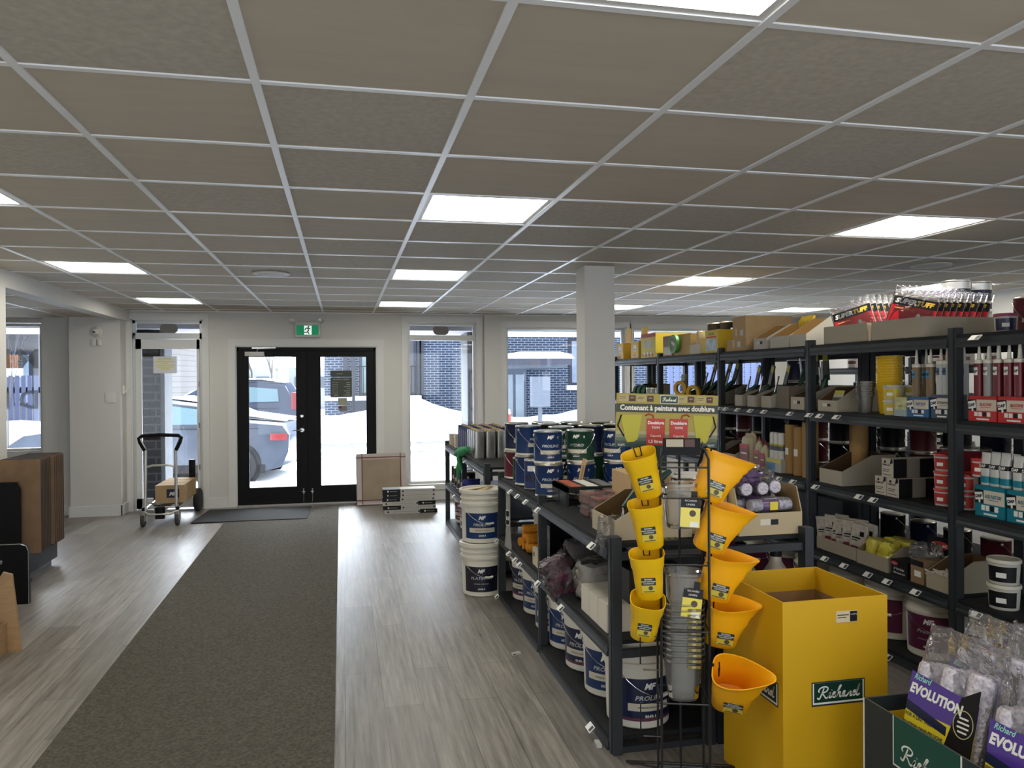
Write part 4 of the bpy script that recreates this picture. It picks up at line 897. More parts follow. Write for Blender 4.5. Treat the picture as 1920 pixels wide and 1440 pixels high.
for i, (x, y, z, rz, ry, rx, s, l) in enumerate(((1.352, 2.6, 1.25, -.35, .36, .02, 1.06, 'topmost amber spouted cup, seen from its ribbed side'), (1.35, 2.595, 1.065, -.35, .32, .14, 1.06, 'second amber spouted cup down from the header card'), (1.355, 2.6, .885, -.4, .22, .22, 1.06, 'third amber spouted cup, beside the yellow bin rim'), (1.36, 2.595, .71, -.4, .12, .36, 1.06, 'fourth amber spouted cup, its mouth tipped open'), (1.325, 2.48, .50, -.5, .1, .7, 1.2, 'largest and lowest amber cup, wide open against the yellow bin'))):
    inst('scoop', make_scoop, (x, y, z), rz, l, 'paint cup', 'amber spouted cups on the wire display', rx=rx, ry=ry, scale=(s, s, s))
# --- clear liners on the stand
CLR = clear('clear_plastic', (.95, .95, .93), .12, .08, white=.75)
def make_liner():
    o = E('clear_liner'); b = MB(); rings = []
    for a, z in ((.045, 0), (.0485, .004), (.0565, .06), (.064, .115), (.072, .12), (.073, .124), (.068, .124), (.062, .11), (.05, .008)): rings.append([(x, y, z) for x, y in ellipse_pts(a, a*.85, 28, 2.8)])
    b.loft(rings, CLR, cap=(True, True)); b.build('tray_body', o)
    b = MB(); b.box(.008, -.0605, .104, .05, -.059, .112, M((.22, .17, .02), .5)); b.box(.022, -.061, .105, .034, -.0605, .111, M((.4, .38, .25), .5)); b.build('label', o); return o
for i in range(11):
    inst('liner', make_liner, (1.22, 2.66, .35+i*.0206), -.3+.02*(i % 3), 'clear plastic liner in the tall nested stack inside the wire display', 'liner', 'nested clear liners', scale=(1.1, 1.1, 1.25))
def make_clear_tub():
    o = E('clear_bucket'); b = MB(); rings = []
    for a, z in ((.05, 0), (.056, .005), (.068, .15), (.074, .155), (.074, .165), (.07, .165), (.06, .02)): rings.append([(x, y, z) for x, y in ellipse_pts(a, a*.9, 28, 2.4)])
    b.loft(rings, CLR, cap=(True, True)); b.build('bucket', o)
    b = MB(); T = at(.025, -.062, .06, rx=-.07, ry=.1); b.box(-.035, 0, -.05, .035, .001, .02, YP, T); b.box(-.035, -.0008, .02, .035, 0, .055, BK, T); b.box(.0, -.0008, .055, .022, 0, .08, BK, T); b.text('RICHARD', .01, LW, T @ at(0, -.001, .042)); b.text('LINERS', .01, LW, T @ at(0, -.001, .028)); b.lathe([(.012, 0), (.012, .0006)], M((.08, .05, .03), .5), 12, T @ at(.008, 0, -.0, rx=PI/2)); b.box(0, -.001, -.048, .03, 0, -.03, LW, T); b.build('label', o); return o
inst('ctub', make_clear_tub, (1.22, 2.66, .98), -.32, 'clear bucket with yellow label at the middle of the wire display', 'bucket', ry=-.04)
inst('ctub', make_clear_tub, (1.22, 2.66, .655), -.32, 'clear bucket with yellow label low on the wire display, above the nested liners', 'bucket', ry=.03)
# --- shelf offcut scraps on the floor
for i, (x, y, a) in enumerate(((.93, 4.2, .3), (1.03, 3.08, 1.5))):
    b = MB(); b.box(-.025, -.01, 0, .025, .01, .012, M((.5, .49, .46), .7)); b.box(-.025, -.0105, .004, -.005, -.01, .008, BK)
    tag(b.build('price_chip', loc=(x, y, 0), rot=(0, 0, a)), ('fallen white price chip on the floor by the middle post', 'fallen white price chip on the floor by the near rack corner')[i], 'price chip', 'price chips dropped on the floor')
# ================================================================== AISLE: TROLLEY, BOXES, SAMPLE BOARDS
r = thing('hand_truck', 'aluminium four-wheel convertible hand truck with black handle', 'hand truck', (-1.9, 8.82, 0), .0)
AL = M((.6, .6, .58), .35, .6, name='trolley_aluminium')
b = MB()
for s in (-1, 1): b.tube([(s*.155, .02, .18), (s*.15, .03, .75), (s*.15, .03, .80), (s*.2, .02, .92), (s*.2, .02, .95)], .015, AL, 10)
b.tube([(-.15, .03, .62), (-.08, .03, .64), (.08, .03, .64), (.15, .03, .62)], .011, AL, 8); b.build('upright', r)
b = MB(); b.tube([(-.155, .03, .80), (-.2, .02, .89), (-.21, .02, .93), (-.18, .02, .955), (0, .02, .965), (.18, .02, .955), (.21, .02, .93), (.2, .02, .89), (.155, .03, .80)], .02, BLACK, 10); b.build('handle', r)
b = MB()
for s in (-1, 1): b.tube([(s*.16, 0, .17), (s*.17, .95, .2)], .016, AL, 8); b.tube([(s*.15, .02, .25), (s*.1, .25, .2)], .01, AL, 6)
for k in range(5): b.tube([(-.16, .12+k*.19, .18+k*.006), (.165, .12+k*.19, .18+k*.006)], .011, AL, 8)
b.tube([(-.18, 0, .16), (-.1, -.04, .13), (.1, -.04, .13), (.18, 0, .16)], .013, AL, 8); b.box(-.05, .0, .165, .05, .95, .18, AL); b.build('deck_frame', r)
b = MB(); b.rbox(-.045, -.05, .08, .045, .03, .2, BLACK, .015); b.build('latch', r)
for s in (-1, 1):
    b = MB(); b.lathe([(.02, -.018), (.058, -.018), (.065, -.01), (.065, .01), (.058, .018), (.02, .018)], M((.05, .05, .05), .8), 22, at(s*.17, .0, .065, ry=PI/2)); wq = b.build('caster_wheel', r)
    b = MB(); b.rbox(s*.17-.028, -.03, .06, s*.17+.028, .03, .15, M((.35, .33, .3), .4, .7), .008); b.tube([(s*.17, 0, .14), (s*.17, 0, .2)], .016, BLACK); b.build('fork', wq)
    b = MB(); b.lathe([(.03, -.03), (.115, -.035), (.135, -.02), (.135, .02), (.115, .035), (.03, .03)], M((.035, .035, .035), .9, bump=.4, scale=60), 28, at(s*.215, .93, .136, ry=PI/2)); wq = b.build('rear_wheel', r)
    b = MB(); b.lathe([(.04, -.012), (.1, -.01), (.1, .01), (.04, .012)], WHITE, 20, at(s*.215, .93, .136, ry=PI/2)); b.build('hub', wq)
b = MB(); b.rbox(.14, .78, .3, .21, .84, .62, BLACK, .02); b.tube([(.17, .9, .18), (.175, .82, .62)], .014, BLACK); b.build('nose_plate', r)
def mfart(b, w, d, h):
    b.box(-.03, -.0012, h*.3, .095, 0, h*.78, NV); b.text('MF', h*.28, WT, at(.035, -.0012, h*.43), bold=.05, shear=.35)
for i, y in enumerate((8.93, 9.17, 9.41)):
    inst('truckbox', carton(.29, .225, .19, CARD, mfart), (-1.83, y, .222), 0, ['brown carton with dark MF label, nearest on the hand truck', 'brown carton behind the labelled one on the hand truck', 'last brown carton on the hand truck, by its big wheel'][i], 'carton', 'cartons on the hand truck')
# flooring boxes
grb = M((.30, .32, .33), .5); bxm = M((.58, .56, .52), .6)
for i, (n, sgn, dx) in enumerate(((0, 1, .02), (1, -1, .005), (2, 1, .0), (3, -1, -.005), (4, -1, .0), (5, -1, 0))):
    r = thing('flooring_box', ['bottom flooring box of the low pile, black end to the rear corner', 'second flooring box from the floor', 'third flooring box from the floor', 'fourth flooring box from the floor', 'fifth flooring box, just under the top one', 'top flooring box of the pile, pale grey upper face'][i], 'box', (.735+dx, 8.93, i*.047), -.02+.01*(i % 2), 'flooring boxes piled on the floor')
    b = MB(); b.box(-.3, 0, .001, .3, .2, .046, bxm); 
    if i == 5: b.box(-.3, 0, .046, -.1, .2, .0465, grb); b.text('flooring', .02, WT, at(-.2, .1, .0469, rx=-PI/2))
    b.build('carton', r)
    b = MB(); x0, x1 = (.1, .3) if sgn > 0 else (-.3, -.1); b.box(x0, -.001, .001, x1, 0, .046, BK); b.box(x0 if sgn < 0 else x1, 0, .001, (x0-.001) if sgn < 0 else (x1+.001), .2, .046, BK)
    b.box(x0+.05, -.0018, .014, x0+.068, -.001, .032, WT); b.text('mono serra', .017, WT, at(x0+.12, -.001, .018)); 
    for q in ((-.27, .08) if sgn > 0 else (-.08, .27)): b.box(q, -.0012, .014, q+.018, 0, .032, BK)
    b.box(-.2 if sgn > 0 else -.04, -.001, .021, .05 if sgn > 0 else .22, 0, .024, M((.2, .2, .2), .6)); b.build('print', r)
# framed board leaning against the wall
r = thing('packed_panel', 'flat panel packed in pale card edges with dark red straps, leaning beside the doors', 'panel', (.46, 9.62, 0), .05, rx=-.13)
pk = M((.50, .45, .42), .8, var=.06, scale=10); kb = M((.33, .26, .19), .85, var=.1, scale=5)
b = MB(); b.box(-.3, 0, .01, .3, .045, .63, pk); b.box(-.24, -.004, .075, .24, 0, .56, kb); b.build('board', r)
b = MB()
for x in (-.235, .235): b.box(x-.005, -.006, .01, x+.005, -.004, .632, M((.16, .02, .03), .5))
for z in (.06, .58): b.box(-.3, -.0065, z, .3, -.0045, z+.01, M((.16, .02, .03), .5))
for x in (-.3, .24): b.box(x, -.007, .008, x+.06, .05, .014, pk)
b.build('strap', r)
b = MB(); b.box(-.304, -.003, .02, -.3, .05, .62, M((.06, .07, .06), .7)); b.build('edge_guard', r)
# hanging sample boards
bm = M((.22, .135, .075), .8, var=.12, scale=9, name='brown_sample_board'); bm2 = M((.06, .04, .03), .8)
r = thing('sample_rack', 'dark bracket and plinth holding the brown sample boards at the partition end', 'display rack', (-2.43, 6.3, 0))
b = MB(); b.box(-.02, -.02, .05, .05, .95, .24, BLACK); b.box(-.15, .1, .0, .02, .9, .12, M((.03, .035, .04), .4)); b.build('bracket', r)
N = 12
for i in range(N):
    y = 6.32+i*.046; b = MB(); wd = .28-.0055*i if i < 7 else .265; hh = .70
    pts = []; x0, x1, z0, z1, q = 0, wd, .27, .97, .02
    for cx, cz, a0 in ((x1-q, z0+q, -PI/2), (x1-q, z1-q, 0), (x0+q, z1-q, PI/2), (x0+q, z0+q, PI)):
        for k in range(4): a = a0+PI/2*k/3; pts.append((cx+q*math.cos(a), cz+q*math.sin(a)))
    b.prism(pts[::-1], -.007, .006, bm2, 'y'); b.prism([(min(p[0], x1-.004), min(max(p[1], z0+.004), z1-.004)) for p in pts][::-1], -.0085, -.007, bm, 'y')
    tag(b.build('sample_board', loc=(-2.455, y, 0), rot=(0, 0, -.03*0)), '%s of the hanging brown rounded sample boards, counted from the viewer' % ORD[i], 'sample board', 'hanging sample boards')
b = MB(); pts = [(0, .06), (.165, .06), (.165, .76), (.14, .81), (0, .81)]; b.prism(pts[::-1], -.01, .01, BLACK, 'y')
tag(b.build('black_board', loc=(-2.45, 6.24, 0)), 'black board with a rounded corner before the brown sample boards', 'sample board')
for i, (x, y, h, w_, l) in enumerate(((-2.25, 5.55, .49, .26, 'black rounded divider panel standing past the wooden rack'), (-2.3, 4.85, .54, .17, 'smaller black rounded panel cut by the picture edge'))):
    r = thing('divider_panel', l, 'display panel', (x, y, 0)); b = MB(); z0 = .1 if i == 0 else .28; pts = [(0, z0), (w_, z0), (w_, h-.05), (w_-.015, h-.015), (w_-.05, h), (0, h)]
    b.prism(pts[::-1], 0, .03, BLACK, 'y'); b.build('panel', r); b = MB(); b.tube([(w_-.002, -.001, z0), (w_-.002, -.001, h-.05), (w_-.015, -.001, h-.014), (w_-.05, -.001, h-.001), (0, -.001, h-.001)], .002, CHROME, 5); b.build('edging', r)
    b = MB(); b.box(0, .03, 0, .04, .2, h-.1, M((.02, .022, .024), .4)); b.box(0, .03, z0+.1, w_*.8, .2, z0+.12, BLACK); b.build('tray', r)
r = thing('wooden_rack', 'small plywood display rack with sloping side, at the picture edge', 'display rack', (-2.2, 4.62, 0))
ply = M((.38, .24, .12), .6, var=.12, scale=14, stretch=(1, 1, 4), name='plywood')
b = MB(); b.prism([(0, 0), (.4, 0), (.355, .44), (.31, .455), (.1, .12), (0, .1)][::-1], .28, .30, ply, 'y'); b.build('side_panel', r)
b = MB(); b.prism([(0, 0), (.385, 0), (.34, .25), (0, .25)][::-1], .0, .02, ply, 'y'); b.build('side_panel', r)
b = MB(); b.box(.31, .02, .0, .33, .28, .17, ply); b.build('front_board', r)
b = MB(); b.prism([(.0, .42), (.3, .50), (.3, .52), (0, .45)][::-1], .0, .3, M((.10, .11, .12), .4), 'y'); b.build('top_tray', r)
r = thing('tile_offcut', 'small cream offcut lying on the black display tray', 'offcut', (-2.22, 5.63, .221)); b = MB(); b.rbox(-.05, -.04, 0, .06, .04, .03, M((.6, .55, .47), .7), .02); b.build('piece', r)
# ================================================================== LOW RACK CONTENTS
ZD, ZM, ZB = .851, .451, .056
K = {'blue': can(BL), 'navy': can(NV, 'PROLINE'), 'maroon': can(MR, 'PROLINE'), 'green': can(GRN, 'HYDRO'), 'black': can(BK, 'STAIN'), 'bluealkyd': can(BL, 'ALKYDE')}
def put_can(kind, x, y, z, a, label, group=None): return inst('can_'+kind, K[kind], (x, y, z), a, label, 'paint can', group)
# front file along the aisle edge, then the crowd behind
put_can('blue', 1.165, 4.345, ZD, -.15, 'blue paint can at the aisle corner of the deck, under its twin')
put_can('blue', 1.160, 4.350, ZD+.191, -.05, 'blue paint can nearest the aisle, on top of the corner pair')
put_can('blue', 1.16, 4.86, ZD, .35, 'blue paint can under another, one step behind the corner pair')
put_can('blue', 1.165, 4.86, ZD+.191, .5, 'upper blue paint can one step behind the corner pair')
put_can('maroon', 1.16, 5.2, ZD, .3, 'dark red paint can at the far end of the deck, carrying a blue one')
put_can('navy', 1.165, 5.2, ZD+.191, .3, 'blue paint can standing on the dark red can')
inst('slim_g', can_plain(GRN, .05, .16), (1.15, 5.03, ZD), -.3, 'slim dark green tin between the red can and the blue pair', 'paint can')
inst('slim_b', can_plain(M((.03, .05, .16), .35), .062, .185, stripe=NV), (1.15, 4.65, ZD), -.5, 'plain blue slim tin behind the corner pair', 'paint can')
put_can('green', 1.34, 4.7, ZD+.191, -.2, 'green-labelled can above the slim tin')
put_can('black', 1.34, 4.7, ZD, -.2, 'black can carrying the green-labelled can')
put_can('bluealkyd', 1.36, 4.35, ZD, -.3, 'lower blue can beside the corner pair'); put_can('green', 1.36, 4.36, ZD+.191, -.6, 'dark green can on top, just behind the corner pair')
put_can('bluealkyd', 1.58, 4.33, ZD, -.3, 'lower blue can by the header card side'); put_can('blue', 1.58, 4.33, ZD+.191, -.9, 'upper blue can in the stack facing the header card')
put_can('green', 1.77, 4.5, ZD, -.4, 'bottom green can next to the dark green cartons'); put_can('green', 1.77, 4.5, ZD+.191, -.8, 'upper green can next to the dark green cartons')
q = 0
for x, y in ((1.36, 5.05), (1.36, 5.22), (1.56, 5.2), (1.55, 4.98), (1.56, 4.78), (1.76, 5.15), (1.76, 4.85)):
    for l in range(2):
        put_can(['navy', 'black', 'green'][q % 3], x, y, ZD+.191*l, -.3+q*.4, '%s paint can in the back crowd on the low rack deck, %s, %s one' % (['navy', 'black', 'green'][q % 3], 'upper' if l else 'lower', ORD[q//2]), 'crowded cans on the low rack deck'); q += 1
for i, (x, y, a) in enumerate(((1.72, 4.12, .2), (1.88, 4.0, -.2), (1.80, 3.87, .1))):
    inst('can_m2', can(MR, 'PROLINE', h=.15), (x, y, ZD), a, ['squat dark red can behind the sponge boxes', 'squat dark red can beside the header card', 'squat dark red can nearest the viewer, by the wire display'][i], 'paint can')
dgc = M((.008, .028, .02), .5)
inst('dgbox', carton(.16, .16, .30, dgc, lambda b, w, d, h: b.box(.02, -.001, .03, .06, 0, .045, WT)), (1.9, 4.55, ZD), -.2, 'tall dark green carton at the end of the can crowd', 'carton')
# scraper sheath card (wooden stick) leaning on the cans
b = MB(); b.box(-.012, -.003, 0, .012, .003, .24, CARD); b.box(-.006, -.0035, .02, .006, -.003, .2, M((.3, .2, .1), .8))
tag(b.build('stir_stick', loc=(1.285, 4.2, ZD), rot=(-.28, .32, 0)), 'wooden stir stick leaning against the blue corner cans', 'stir stick')
# brush trays, sponge packs, open bin
b = MB()
for k in range(2): b.box(-.06, k*.15, .09, .22, k*.15+.13, .125, M((.025, .028, .03), .35)); b.box(-.06, k*.15, 0, -.045, k*.15+.13, .125, M((.04, .045, .05), .3)); b.box(.2, k*.15, 0, .22, k*.15+.13, .125, BK)
for k in range(3): b.box(-.03+k*.09, -.0, .125, .03+k*.09, .27, .129, (M((.5, .14, .08), .5), WT, M((.2, .2, .2), .5))[k])
b.v = [(q[0], q[1], q[2]*.8) for q in b.v]
tag(b.build('brush_tray', loc=(1.22, 3.98, ZD)), 'black plastic brush trays with red and white cards beside the corner cans', 'brush tray')
PK = M((.42, .12, .11), .6, var=.25, scale=40)
def make_sponge():
    o = E('sponge_pack'); b = MB(); b.rbox(-.055, 0, .004, .055, .1, .048, PK, .01); b.build('sponges', o)
    b = MB(); b.rbox(-.06, -.006, 0, .06, .106, .034, CLR, .012); b.rbox(-.068, -.014, .034, .068, .114, .038, CLR, .012); b.rbox(-.058, -.004, .038, .058, .104, .056, CLR, .012); b.build('clamshell', o); return o
for i, (x, y, k) in enumerate(((1.17, 3.70, 0), (1.17, 3.70, 1), (1.175, 3.56, 0), (1.175, 3.56, 1), (1.31, 3.75, 0), (1.31, 3.75, 1), (1.31, 3.61, 1), (1.31, 3.61, 0))):
    inst('sponge', make_sponge, (x, y, ZD+k*.058), -PI/2+.1*(i % 2), 'clear clamshell of pink sponges, %s, %s' % ('upper' if k else 'lower', ['by the brush trays', '', 'against the open bin', '', 'inner, by the trays', '', 'inner, by the bin', ''][i-k if i < 6 else 6]), 'sponge pack', 'sponge packs on the deck')
inst('wbin', binbox(.30, .34, .17, .085, M('#b9ac92', .75), M('#6d5433', .9), .45, True), (1.11, 3.22, ZD), -PI/2, 'open-fronted carton holding a green-handled scraper, by the near end of the deck', 'pick bin')
GH = M((.012, .05, .035), .4)
def make_scraper():
    o = E('scraper'); b = MB(); b.tube([(0, 0, 0), (0, .02, .10), (0, .05, .2), (0, .07, .27)], [.012, .018, .02, .012], GH, 10); b.build('handle', o)
    b = MB(); b.tube([(0, 0, 0), (.02, -.02, -.03), (.05, -.03, -.07), (.0, -.03, -.075)], .004, CHROME, 8); b.build('frame', o); return o
inst('scraper', make_scraper, (1.2, 3.22, ZD+.11), -.4, 'dark green roller handle sticking out of the open carton', 'roller frame', rx=-.4, ry=.7)
inst('scraper', make_scraper, (1.24, 3.31, ZD+.11), -.6, 'second green roller handle lying inside the open carton', 'roller frame', rx=-.4, ry=.9)
b = bagmesh(.12, .05, .16, clear('crinkled_film', ()), 5); tag(b.build('loose_film', loc=(1.085, 3.10, ZD-.06), rot=(0, .1, .3)), 'scrap of clear film hanging off the deck edge by the open carton', 'plastic film')
b = MB(); b.box(0, 0, 0, .16, .11, .004, M((.02, .022, .015), .4)); 
for k in range(5): b.box(.01+k*.03, .02, .004, .02+k*.03, .09, .0045, M((.5, .45, .05), .5))
tag(b.build('printed_leaflet', loc=(1.22, 3.02, ZD)), 'dark leaflet with yellow print lying flat at the deck end', 'leaflet')
# boxes and the roller carton at the far side of the near end
inst('nbox', carton(.2, .3, .22, CARD), (1.42, 3.44, ZD), -.05, 'plain brown carton standing behind the wire display', 'carton')
inst('nbox2', carton(.17, .24, .2, CARD), (1.555, 3.12, ZD), -.05, 'larger brown carton behind the amber cups', 'carton')
rb_ = inst('rbin', binbox(.30, .32, .20, .095, M('#b5a585', .75), M('#8a7048', .9), .12, True), (1.8, 3.03, ZD), .0, 'open carton heaped with purple-wrapped roller covers', 'pick bin')
PB = M((.12, .07, .16), .25, coat=.6, var=.4, scale=40, name='purple_foil')
def make_small_roller():
    o = E('wrapped_roller'); b = MB(); b.lathe([(.012, -.1), (.026, -.1), (.03, -.09), (.03, .09), (.026, .1), (.012, .1)], FUZZ, 16); b.build('roller', o)
    b = MB(); rr = random.Random(4); b.lathe([(.032+rr.uniform(-.002, .004), -.1+.2*k/9) for k in range(10)], FILM, 12, cap=False); b.build('film_wrap', o)
    b = MB(); b.lathe([(.0335, -.05), (.034, .03)], PB, 14, None, -1.2, 1.5); b.box(-.018, -.0355, -.02, .018, -.0345, .02, YP); b.build('foil_label', o); return o
rr = random.Random(21)
for i in range(9):
    l = i//3; x = 1.71+(i % 3)*.085; inst('sroll', make_small_roller, (x if l % 2 == 0 else 1.8+.03*(i % 2), 3.17+.02*((i*7) % 3) if l % 2 == 0 else 3.09+.085*(i % 3), ZD+.05+l*.069), rr.uniform(-.12, .12), 'purple foil-wrapped roller cover in the open carton', 'roller cover', 'wrapped roller covers heaped in the carton', rx=-PI/2+rr.uniform(-.06, .06) if l % 2 == 0 else 0, ry=0 if l % 2 == 0 else PI/2+rr.uniform(-.15, .15))
DUST = M((.72, .62, .38), .95, var=.3, scale=60, bump=.8)
for i, (x, y, a) in enumerate(((1.72, 3.14, .4), (1.85, 3.2, -.7), (1.78, 3.27, 1.9))):
    b = MB(); bagmesh(.13, .05, .09, PB if i != 1 else FILM, 60+i, .009, top=.5, mat=at(rx=.9, rz=a), b=b); tag(b.build('foil_wrapper', loc=(x, y, ZD+.205+.006*i)), '%s loose purple foil wrapper crumpled over the heap in the roller carton' % ORD[i], 'wrapper', 'loose purple wrappers')
r = thing('duster_head', 'fluffy cream duster with a black band on top of the roller carton', 'duster', (1.7, 3.37, ZD+.21), .1)
b = MB(); rings = []
for k in range(9):
    t = PI*k/8; rings.append([(x, y+rr.uniform(-.004, .004), z+rr.uniform(-.004, .004)) for x, y, z in [(-.07*math.cos(t), (.015+.025*math.sin(t))*math.cos(u), .03*math.sin(u)+.035) for u in [2*PI*j/14 for j in range(14)]]])
b.loft(rings, DUST, cap=(True, True)); b.build('fleece', r); b = MB(); b.rbox(-.045, -.05, .0, .045, -.02, .035, BK, .01); b.build('band', r)
# ---- 5-gallon pails on the bottom deck and the pair standing in the gap
P = {'blue': pail(BL), 'navy': pail(NV, sub='8640-1'), 'plat': pail(M((.008, .009, .025), .35, coat=.3), 'PLATINUM', accent=None), 'maroon': pail(MR, 'PROLINE'), 'prem': pail(PU, 'Premium', h=.335, r=.155, accent=None, lab=(.04, .225))}
def put_pail(k, x, y, z, a, label, g=None): return inst('pail_'+k, P[k], (x, y, z), a, label, 'paint pail', g)
put_pail('plat', .965, 5.49, 0, -.18, 'lower pail with near-black label standing on the floor in the rack gap')
put_pail('blue', .965, 5.49, .376, -.12, 'upper blue-label pail standing on the near-black one in the rack gap')
for i in range(6):
    b = MB(); b.box(-.012, -.13, 0, .012, .13, .004, M((.55, .42, .26), .8, var=.1, scale=20)); tag(b.build('stir_stick', loc=(.93+.016*i, 5.49, .742+.0042*(i % 3)), rot=(0, 0, -1.2+.17*i)), 'wooden stir stick in the pile on the upper pail lid', 'stir stick', 'stir sticks on the pail lid')
lbl = ['nearest pail on the bottom deck, facing the rack end', 'second pail from the rack end on the bottom deck', 'third pail from the rack end on the bottom deck, lid rim facing up', 'fourth pail from the rack end, beside the middle post', 'fifth pail on the bottom deck, just past the middle post', 'sixth pail on the bottom deck', 'seventh pail on the bottom deck, wire handle hanging forward', 'pail at the far end of the bottom deck, beside the floor pair']
for i, (y, k, a) in enumerate(((3.185, 'navy', .02), (3.505, 'blue', -.55), (3.825, 'navy', -.75), (4.145, 'blue', -.6), (4.465, 'blue', -.65), (4.785, 'blue', -.7), (5.105, 'navy', -.8))):
    put_pail(k, 1.247, y, ZB, a, lbl[i]+(' (blue)' if k == 'blue' else ' (navy)'))
for i in range(6): put_pail(['navy', 'blue'][i % 2], 1.745, 3.22+.335*i, ZB, 1.2, 'pail in the inner file of the bottom deck, %s from the rack end' % ORD[i], 'inner file of pails')
for i in range(6):
    put_pail('maroon', 1.265, 7.96-.34*i, ZB, -.9, '%s dark red label pail counted from the window end of the low rack' % ORD[i], 'dark red label pails')
# ---- mid deck, near bay
b = bagmesh(.32, .32, .20, M((.06, .035, .05), .5, var=.6, scale=7, name='dark_rags'), 9, .012); rg = tag(b.build('rag_bag', loc=(1.32, 3.98, ZM)), 'clear bag of dark red and navy rags bulging over the mid deck', 'rag bag')
b = bagmesh(.34, .34, .215, FILM, 10, .012); b.build('film', rg)
b = bagmesh(.15, .17, .2, M((.07, .015, .03), .8, var=.8, scale=30, bump=1), 31, .014, top=.6); tag(b.build('rag_bundle', loc=(1.13, 3.84, ZM-.03), rot=(0, -.45, 0)), 'dark red rag end drooping over the edge of the mid deck', 'rags'); bagmesh(.17, .19, .21, clear('rag_film', (.97, .97, 1), .06, .1, bump=1.0, white=.7), 77, .016, top=.6).build('film', bpy.data.objects['rag_bundle'])
b = bagmesh(.26, .24, .17, M((.55, .51, .43), .85, var=.2, scale=14, bump=1, name='white_rags'), 14, .012, top=.5); rg = tag(b.build('rag_bag', loc=(1.25, 3.64, ZM)), 'clear bag of white rags on the mid deck by the near end', 'rag bag')
b = bagmesh(.28, .265, .185, FILM, 15, .014, top=.5); b.build('film', rg)
for i in range(3): inst('wipebox', carton(.115, .2, .12, WCARD), (1.085, 3.42-.122*i, ZM), -PI/2, ['cream wiping cloth box under the white rag bag', 'middle cream wiping cloth box on the mid deck edge', 'cream wiping cloth box beside the near post'][i], 'box', 'cream cloth boxes')
inst('blkbox', carton(.20, .2, .14, M((.018, .015, .013), .5)), (1.18, 3.2, ZM+.121), -PI/2, 'black box stacked on the cream cloth boxes beside the near post', 'box')
inst('gbox', carton(.3, .3, .25, M((.05, .055, .05), .7)), (1.72, 3.75, ZM), -.1, 'dark grey carton deep in the mid deck behind the rag bag', 'carton')
inst('dbox', carton(.15, .22, .24, M((.06, .06, .06), .7)), (1.385, 3.12, ZM), -.1, 'dark carton on the mid deck behind the wire display', 'carton')
def fragile(b, w, d, h):
    for x in (-.035, .035): b.lathe([(.02, 0), (.02, .001), (.016, .001), (.016, 0)], BK, 14, at(x, -.0002, h*.3, rx=PI/2), cap=False)
    b.box(-.07, -.001, h*.55, .07, 0, h*.555, BK)
inst('fbox', carton(.17, .2, .22, M((.32, .32, .31), .7), fragile), (1.56, 3.12, ZM), .0, 'pale grey carton with round care symbols on the mid deck behind the amber cups', 'carton')
JUG = M((.60, .56, .48), .35, name='natural_jug_plastic')
def make_jug():
    o = E('plastic_jug'); b = MB(); b.lathe([(.07, 0), (.078, .01), (.08, .12), (.075, .15), (.05, .19), (.026, .225), (.022, .25)], JUG, 22); b.build('body', o)
    b = MB(); b.lathe([(.026, .245), (.026, .27), (.001, .27)], BK, 16, cap=False); b.build('cap', o); return o
for i, (x, y) in enumerate(((1.725, 3.13), (1.885, 3.13), (1.8, 3.29))): inst('jug', make_jug, (x, y, ZM), 0, ['sloping-shouldered white jug nearest the amber cups on the mid deck', 'white jug beside the corner post behind the yellow bin', 'white jug behind the other two on the mid deck'][i], 'jug', 'white jugs on the mid deck', scale=(1, 1, 1.15))
# ---- mid deck, second bay
inst('bkbox', carton(.1, .16, .26, BK, lambda b, w, d, h: (b.box(-w/2+.006, -.001, .02, w/2-.006, 0, h-.02, M((.2, .2, .2), .4, var=.6, scale=30)))), (1.13, 4.31, ZM), -1.2, 'black and silver upright box beside the middle post', 'box')
inst('bkbox', None, (1.16, 4.45, ZM), -1.2, 'second black and silver upright box behind the first on the mid deck', 'box')
inst('wb2', binbox(.16, .3, .13, .09, M('#b9ac92', .75)), (1.085, 4.33, ZM-.0), -PI/2, 'small cream carton with a black square at the edge of the mid deck', 'pick bin') if False else inst('wb2', carton(.17, .02, .10, M('#c9bda4', .75), lambda b, w, d, h: b.box(-.06, -.001, .05, -.035, 0, .075, BK)), (1.078, 4.32, ZM), -PI/2, 'small cream carton front with a black square at the mid deck edge', 'carton')
OR_ = M((.62, .24, .01), .8, var=.2, scale=50)
for i in range(9):
    l = 0 if i < 5 else 1 if i < 8 else 2; y = 4.66+(i if l == 0 else i-5 if l == 1 else .9)*.058+l*.03
    b = MB(); b.lathe([(.01, -.055), (.027, -.055), (.029, -.045), (.029, .045), (.027, .055), (.01, .055)], OR_, 14)
    tag(b.build('orange_roller', loc=(1.16+.01*(i % 2), y, ZM+.03+l*.05), rot=(0, PI/2, .3*((i*5) % 3-1))), 'small orange foam roller in the loose pile on the mid deck', 'foam roller', 'orange foam rollers')
inst('wpail', pail(M((.55, .48, .02), .4), '', h=.24, r=.11, accent=None, lab=(.06, .15), front=1.2), (1.35, 5.08, ZM), -.4, 'plain cream pail on the mid deck with yellow band', 'pail', scale=(.9, .9, .9))
inst('wpail', None, (1.3, 5.0, ZM+.0) if False else (1.33, 4.82, ZM), -.4, 'second cream pail on the mid deck under the hanging scraper', 'pail', scale=(1, 1, 1))
r = thing('joint_knife', 'wide grey joint knife hanging from the deck edge with its size ticket', 'joint knife', (1.045, 4.93, .56)); b = MB()
g_ = M((.30, .30, .29), .5); b.prism([(-.035, -.12), (.035, -.14), (.02, .0), (.018, .25), (-.018, .25), (-.02, 0)], -.003, .003, g_, 'y', mat=at(rz=-1.1)); b.build('blade', r)
